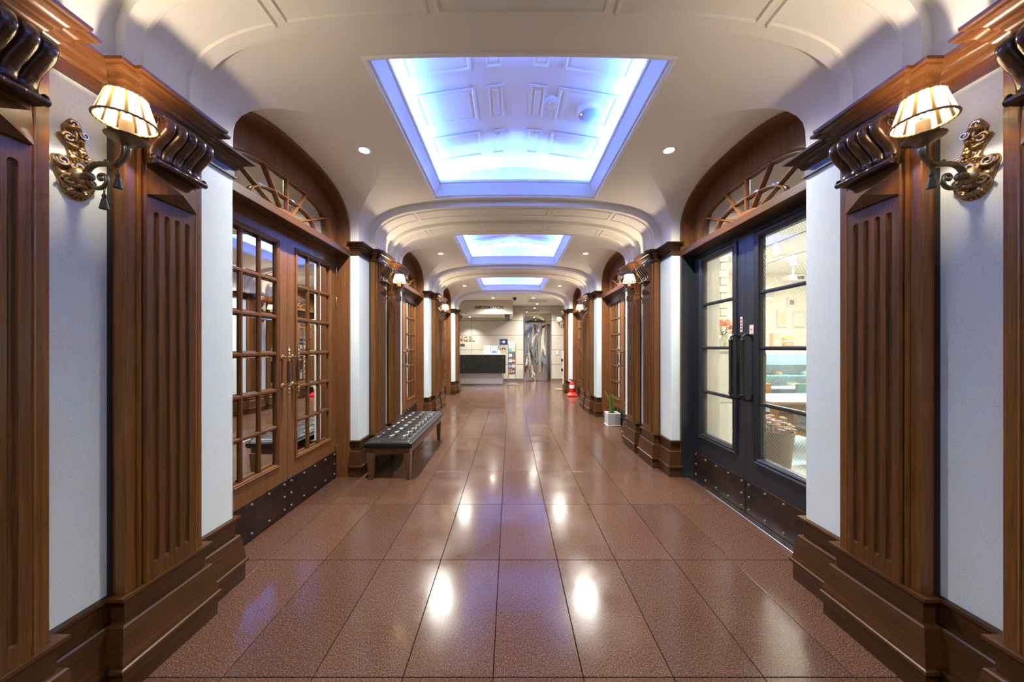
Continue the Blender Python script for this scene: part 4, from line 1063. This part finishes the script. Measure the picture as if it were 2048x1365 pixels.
# white stand at the right of the corridor mouth
t = thing('dispenser_stand', (1.84, 11.3, 0), 0, 'slim white stand with two black dispensers at the lobby corner', 'stand')
obj('column', MB().box(-.075, .10, -.04, .04, .02, 1.33).mesh('column', bevel=.006), 'white', t)
obj('foot', MB().box(-.33, .12, -.13, .13, 0, .02).mesh('foot', bevel=.004), plain('brass_plate', (.5, .42, .26), .35, .8), t)
for z in (.64, .98):
    obj('dispenser', MB().box(-.13, -.076, -.05, .05, z, z+.09).mesh('dispenser', bevel=.006), 'black', t); obj('nozzle', MB().tube([(-.12, 0, z), (-.12, 0, z-.03)], .012, 8), 'steel', t)

# ------------------------------------------------------------------ cafe behind the navy door
cw = plain('cafe_cream_wall', (.78, .72, .62), .6)
tag(obj('wall_cafe_back', MB().box(2.3, 8.1, 7.0, 7.1, 0, 3.1), cw), 'cream back wall of the cafe hung with pictures', kind='structure')
tag(obj('wall_cafe_side', MB().box(8.0, 8.1, 1.0, 7.0, 0, 3.1), cw), 'cream far side wall of the cafe', kind='structure')
tag(obj('wall_cafe_front', MB().box(2.302, 8.0, .9, 1.0, 0, 3.1), cw), 'cream near wall of the cafe out of view', kind='structure')
for nm_, bx_, lb_ in (('wall_cafe_corridor', (2.30, 2.34, 3.75, 7.0, 0, 3.1), 'cream cafe wall beyond the doorway'), ('wall_cafe_near', (2.302, 2.34, 1.0, 2.02, 0, 3.1), 'cream cafe wall before the doorway'), ('wall_cafe_head', (2.10, 2.34, 2.02, 3.75, 2.56, 3.1), 'cream cafe wall above the doorway')):
    tag(obj(nm_, MB().box(*bx_), cw), lb_, kind='structure')
tag(obj('ceiling_cafe', MB().box(2.1, 8.1, .9, 7.1, 3.05, 3.15), plain('cafe_ceiling', (.80, .77, .72), .6)), 'pale cafe ceiling with track lights', kind='structure')
tag(obj('floor_cafe', MB().box(2.04, 8.1, .9, 7.1, -.1, -.0005), speckled('cafe_floor', (.55, .60, .61), (.40, .44, .45), .25)), 'pale grey cafe floor', kind='structure')
tb = thing('wall_cafe_brick', (2.68, 4.45, 0), 0, kind='structure', label='white painted brick pier inside the cafe')
obj('core', MB().box(-.24, .235, .03, .4, 0, 3.05), plain('grey_mortar', (.40, .37, .33), .8), tb)
wbk = speckled('white_brick', (.74, .72, .68), (.52, .50, .46), .7)
bm_ = MB().box(-.115, .115, 0, .06, 0, .096).mesh('brick', bevel=.006); bh_ = MB().box(-.055, .055, 0, .06, 0, .096).mesh('brick', bevel=.006)
for i in range(29):
    if i % 2: xs = [(-.12, bm_), (.12, bm_)]
    else: xs = [(-.18, bh_), (0, bm_), (.18, bh_)]
    for x, me in xs: obj('brick', me, wbk, tb, (x, random.uniform(-.006, .004), .105*i))
light('cafe_light', 'AREA', E_CAFE, (1, .87, .70), None, (4.6, 4.2, 3.0), (0, 0, 0), shape='RECTANGLE', size=3.0, size_y=3.5)
bpy.data.objects['cafe_light'].parent = bpy.data.objects['ceiling_cafe']
# stickers on the navy door
for q, (s0, z0, z1, w) in enumerate(((.055, 1.60, 1.735, .028), (-.068, 1.575, 1.655, .045))):
    st = thing('door_sticker', (PD, bay_y(0)+s0, z0), 0, ['narrow vertical pink notice sticker above the far door pull', 'square pink notice sticker above the near door pull'][q], 'sticker')
    obj('sheet', MB().box(-.0025, 0, -w/2, w/2, 0, z1-z0), plain('pink_sticker_%d' % q, (.62, .47, .44), .5), st)
    if q == 0:
        for i in range(4): obj('mark', MB().box(-.004, -.0025, -.007, .007, .018+.028*i, .034+.028*i).box(-.0042, -.0025, -.003, .010, .022+.028*i, .026+.028*i), plain('dark_mark_%d' % i, (.08, .06, .06), .6), st)
    else:
        obj('mark', MB().box(-.004, -.0025, -.012, .012, .038, .048).box(-.004, -.0025, -.004, .004, .02, .026), plain('red_mark', (.35, .12, .10), .6), st)
# cabinet with vase
t = thing('white_cabinet', (2.58, 3.98, 0), 0, 'tall white cabinet just inside the cafe doorway', 'cabinet')
obj('body', MB().box(-.19, .22, 0, .40, .0, 1.41).mesh('body', bevel=.004), 'white', t)
obj('door', MB().box(-.18, .21, -.018, 0, .06, .78).mesh('door', bevel=.003), 'white', t); obj('door', MB().box(-.18, .21, -.018, 0, .80, 1.38).mesh('door', bevel=.003), 'white', t)
obj('top', MB().box(-.205, .235, -.025, .40, 1.411, 1.435).mesh('top', bevel=.003), 'white', t)
t = thing('flower_vase', (2.62, 4.1, 1.435), 0, 'glass vase of orange flowers on the white cabinet', 'vase')
obj('glass', MB().lathe([(.045, .003), (.062, .03), (.066, .08), (.05, .12), (.028, .15), (.026, .175), (.034, .19)], 20, caps=False), 'vase_glass', t)
og = plain('orange_petal', (.85, .27, .10), .6); gr = plain('flower_stem', (.12, .20, .06), .6)
for i, (x, y, z) in enumerate(((-.05, 0, .29), (.03, -.02, .30), (.09, 0, .25), (-.01, .04, .33), (.07, .04, .33), (.12, -.02, .20))):
    fl_ = MB()
    for ring_, (nn, rr, zz) in enumerate(((13, .072, .0), (11, .052, .020), (7, .03, .036))):
        for j in range(nn):
            a = 2*PI*j/nn+ring_; fl_.tube([(x, y, z), (x+rr*.6*math.cos(a), y+rr*.6*math.sin(a), z+zz+.006), (x+rr*math.cos(a), y+rr*math.sin(a), z+zz)], [.005, .018, .005], 5, flat=.35)
    f_ = obj('blossom', fl_, og, t); obj('stem', MB().tube([(x*.1, y*.1, .02), (x*.4, y*.4, .17), (x, y, z)], .003, 5), gr, f_)
for i in range(6):
    a = i*1.1; obj('leaf', MB().tube([(0, 0, .17), (.06*math.cos(a)-.04, .06*math.sin(a), .21), (.10*math.cos(a)-.06, .1*math.sin(a), .22)], [.003, .013, .002], 5, flat=.3), gr, t)
# large woven pot with flowers
t = thing('flower_pot', (2.555, 3.24, 0), 0, 'grey ribbed pot of pink and yellow flowers inside the cafe door', 'plant')
rows = []
for i in range(27):
    z = .64*i/26; r_ = .100+.058*(i/26)+.0035*(i % 2)
    rows.append([(r_*math.cos(2*PI*j/32), r_*math.sin(2*PI*j/32), z) for j in range(32)])
mm = MB().grid(rows, True); mm.lathe([(.162, .63), (.164, .645), (.15, .645), (.145, .60)], 32, caps=False)
obj('pot', mm, plain('woven_taupe', (.20, .165, .125), .75), t)
obj('soil', MB().lathe([(.148, .60), (0, .605)], 20), plain('pot_soil', (.05, .035, .025), .9), t)
fc = [plain('pink_flower', (.62, .38, .40), .6), plain('yellow_flower', (.70, .55, .10), .6), plain('white_flower', (.75, .70, .66), .6), plain('leaf_green', (.14, .17, .07), .6)]
for i in range(46):
    a = random.uniform(0, 2*PI); rr = .150*math.sqrt(random.random()); z = .65+.09*random.random()+.07*(1-rr/.150)
    x, y = rr*math.cos(a), rr*math.sin(a); s_ = random.uniform(.016, .028); q = MB()
    for j in range(5):
        b_ = 2*PI*j/5+a; q.sphere((x+s_*.7*math.cos(b_), y+s_*.7*math.sin(b_), z), s_*.55, 6, 4, (1, 1, .5))
    q.tube([(x*.6, y*.6, .60), (x, y, z)], .003, 4)
    obj('flower', q, fc[[0, 0, 2, 1, 3, 0, 2][i % 7]], t)
# table, chairs
t = thing('cafe_table', (4.2, 4.65, 0), 0, 'pale wood cafe table behind the flower pot', 'table')
obj('tabletop', MB().box(-.85, .85, -.38, .42, .715, .75).mesh('tabletop', bevel=.004), 'wood_pale', t)
obj('apron', MB().box(-.78, .78, -.33, -.30, .60, .714).box(-.78, .78, .33, .36, .60, .714), 'wood_orange', t)
for x in (-.76, .76):
    for y in (-.31, .34): obj('leg', MB().box(x-.035, x+.035, y-.035, y+.035, 0, .714).mesh('leg', bevel=.004), 'wood_orange', t)
def chair(x, y, rz, label, seatm, backm):
    t = thing('cafe_chair', (x, y, 0), rz, label, 'chair', 'cafe chairs')
    obj('seat', MB().box(-.21, .21, -.21, .21, .43, .47).mesh('seat', bevel=.012), seatm, t)
    obj('seat_frame', MB().box(-.205, .205, -.205, .205, .375, .43).mesh('seat_frame', bevel=.004), 'wood_orange', t)
    for sx in (-1, 1):
        obj('leg', MB().add([(sx*.19-.02, -.2, .0), (sx*.19+.02, -.2, 0), (sx*.19+.02, -.16, 0), (sx*.19-.02, -.16, 0), (sx*.18-.03, -.205, .376), (sx*.18+.03, -.205, .376), (sx*.18+.03, -.145, .376), (sx*.18-.03, -.145, .376)], [(0, 1, 2, 3), (4, 5, 6, 7), (0, 1, 5, 4), (1, 2, 6, 5), (2, 3, 7, 6), (3, 0, 4, 7)]), 'wood_orange', t)
        obj('leg', MB().tube([(sx*.19, .22, 0), (sx*.18, .19, .4), (sx*.18, .24, .84)], [.018, .024, .016], 8), 'wood_orange', t)
    obj('backrest', MB().box(-.20, .20, .20, .235, .62, .86).mesh('backrest', bevel=.012), backm, t)
    return t
teal = plain('teal_upholstery', (.10, .24, .25), .55); dk = plain('dark_cushion', (.05, .05, .05), .5)
chair(3.72, 4.10, PI, 'wood chair with dark seat on the near side of the cafe table', dk, dk)
chair(4.92, 5.25, 0, 'teal backed chair on the far side of the cafe table', teal, teal)
chair(4.10, 5.25, 0, 'brown backed chair on the far side of the cafe table', dk, 'wood_orange')
# display case
t = thing('display_case', (5.6, 6.0, 0), 0, 'lit glass pastry display case at the back of the cafe', 'display case')
obj('body', MB().box(-1.0, 1.2, .0, .7, .0, .70).mesh('body', bevel=.004), plain('case_dark', (.05, .07, .08), .4), t)
fr = plain('case_frame', (.05, .12, .14), .35)
for x in (-.98, .10, 1.18): obj('post', MB().box(x-.02, x+.02, .0, .04, .70, 1.36), fr, t)
obj('top', MB().box(-1.0, 1.2, .0, .7, 1.36, 1.40).mesh('top', bevel=.003), 'white', t)
obj('back_panel', MB().box(-.98, 1.18, .66, .69, .70, 1.36), 'white', t); obj('deck', MB().box(-.98, 1.18, .03, .66, .70, .72), 'white', t)
for z in (.92, 1.14): obj('shelf', MB().box(-.94, 1.16, .16, .64, z, z+.015), plain('shelf_glass_%d' % int(z*100), (.12, .28, .32), .2), t)
obj('front_glass', MB().box(-.96, 1.16, .012, .018, .72, 1.36), 'glass', t)
obj('lamp_tube', MB().tube([(-.9, .10, 1.34), (1.1, .10, 1.34)], .012, 8), emit('case_tube', (.75, .95, 1), 8), t)
light('case_light', 'AREA', 150, (.68, .92, 1), t, (.1, .12, 1.33), (-.5, 0, 0), shape='RECTANGLE', size=2.0, size_y=.05)
for i in range(7):
    c = thing('pastry', (5.6-.75+.28*i, 6.36, [.72, .935][i % 2]), 0, '%s cake in the lit display case' % ['leftmost', 'second', 'third', 'fourth', 'fifth', 'sixth', 'rightmost'][i], 'cake', 'cakes in the display case')
    obj('cake', MB().lathe([(.08, 0), (.082, .05), (.06, .07), (0, .075)], 16), plain('cake_%d' % i, [(.75, .70, .62), (.50, .25, .12), (.72, .55, .40)][i % 3], .6), c)
    obj('plate', MB().lathe([(.10, .0), (.11, .008), (.085, .006)], 16), 'white', c)
t = thing('kraft_box', (5.0, 6.25, 1.40), 0, 'tan upright carton on top of the display case', 'box')
obj('carton', MB().box(-.075, .08, -.05, .05, 0, .33).mesh('carton', bevel=.003), plain('kraft', (.52, .38, .27), .7), t); obj('label', MB().box(-.04, .04, -.053, -.05, .12, .2), pap, t)
for i, (c, n_, w) in enumerate((((.72, .66, .55), 'cream', .20), ((.08, .16, .35), 'blue', .13))):
    b_ = thing('book', (5.32, 6.25, 1.40+.045*i), .1*i, '%s book lying on the display case' % n_, 'book')
    obj('cover', MB().box(-w, w, -.1, .1, 0, .043).mesh('cover', bevel=.002), plain('book_%s' % n_, c, .6), b_); obj('pages', MB().box(-w+.01, w-.01, -.104, -.1, .006, .036), pap, b_)
t = thing('burger_ornament', (5.25, 6.25, 1.49), 0, 'orange and white burger shaped ornament on the stacked books', 'ornament')
obj('bun', MB().sphere((0, 0, .13), .10, 18, 10, (1, 1, .6)), plain('orange_bun', (.78, .36, .10), .4), t); obj('filling', MB().lathe([(.075, .06), (.105, .075), (.105, .10), (.09, .11)], 18), 'white', t); obj('foot', MB().lathe([(.085, 0), (.095, .03), (.08, .06)], 18), plain('tan_bun', (.62, .35, .14), .5), t)
for x0, x1, z0, z1, lab, art in ((5.85, 6.04, 2.32, 2.52, 'small picture with a dark sketch on the cafe wall', (.14, .13, .12)), (5.63, 5.87, 1.89, 2.26, 'cream framed print below the small sketch, left one', (.62, .52, .36)), (5.98, 6.24, 1.89, 2.24, 'pale framed print below the small sketch, right one', (.70, .66, .58))):
    t = thing('picture_frame', ((x0+x1)/2, 7.0, z0), 0, lab, 'picture')
    w = (x1-x0)/2; h = z1-z0
    obj('frame', MB().box(-w, w, -.025, -.001, 0, h).mesh('frame', bevel=.003), plain('frame_%d' % int(x0*100), (.60, .55, .46), .5), t); obj('mount', MB().box(-w+.02, w-.02, -.028, -.025, .02, h-.02), pap, t)
    obj('art', MB().box(-w+.05, w-.05, -.031, -.028, .05, h-.05), plain('art_%d' % int(x0*100), art, .6), t)
for q, (x, y0, y1, ys) in enumerate(((3.60, 3.7, 5.1, 4.5), (4.35, 4.6, 5.7, 5.1))):
    t = thing('track_light', (x, (y0+y1)/2, 3.05), 0, ['ceiling track with a spotlight nearer the cafe door', 'ceiling track with a spotlight deeper in the cafe'][q], 'track light')
    d = ys-(y0+y1)/2
    obj('rail', MB().box(-.02, .02, -(y1-y0)/2, (y1-y0)/2, -.15, -.12), plain('track_grey_%d' % q, (.16, .17, .19), .5), t)
    for e in (-1, 1): obj('hanger', MB().box(-.008, .008, e*(y1-y0)/2*.9-.008, e*(y1-y0)/2*.9+.008, -.12, 0), plain('hang_%d%d' % (q, e), (.2, .2, .2), .5), t)
    hd = obj('spot_head', MB().lathe([(.02, 0), (.035, -.02), (.045, -.11), (.05, -.12), (.04, -.115)], 16, (0, d, -.19), caps=False), plain('spot_grey_%d' % q, (.34, .33, .32), .4), t)
    obj('spot_lens', MB().lathe([(.042, -.112), (0, -.11)], 16, (0, d, -.19)), emit('spot_glow_%d' % q, (1, .9, .75), 5), hd)
    obj('bracket', MB().box(-.01, .01, d-.01, d+.01, -.20, -.15), 'steel', t)
    light('spot_lamp', 'SPOT', 8, C_WARM, t, (0, d, -.315), (.2, .15, 0), spot_size=1.5, spot_blend=.8, shadow_soft_size=.04)
t = thing('ceiling_lamp', (4.75, 5.7, 3.05), 0, 'flat glowing round ceiling lamp in the cafe', 'ceiling light')
obj('ring', MB().lathe([(.17, 0), (.17, -.02), (.15, -.025)], 24, caps=False), 'white', t); obj('diffuser', MB().lathe([(.15, -.024), (0, -.027)], 24), emit('cafe_lamp', (1, .95, .85), 12), t)
t = thing('projector', (5.3, 6.2, 3.05), 0, 'small grey projector hanging from the cafe ceiling', 'projector')
obj('body', MB().box(-.17, .13, -.12, .12, -.34, -.24).mesh('body', bevel=.01), plain('projector_grey', (.52, .50, .47), .5), t); obj('mount', MB().tube([(0, 0, 0), (0, 0, -.24)], .02, 8), 'white', t); obj('grille', MB().box(-.02, .11, -.124, -.12, -.325, -.255), 'black', t)
t = thing('air_conditioner', (5.15, 6.75, 2.45), 0, 'white slatted air conditioner on the cafe wall', 'air conditioner')
obj('case', MB().box(-.45, .25, 0, .249, 0, .28).mesh('case', bevel=.015), 'white', t)
for i in range(6): obj('slat', MB().box(-.43, .23, -.008, -.001, 0, .010), plain('slat_grey_%d' % i, (.35, .34, .32), .5), t, (0, 0, .05+.025*i))
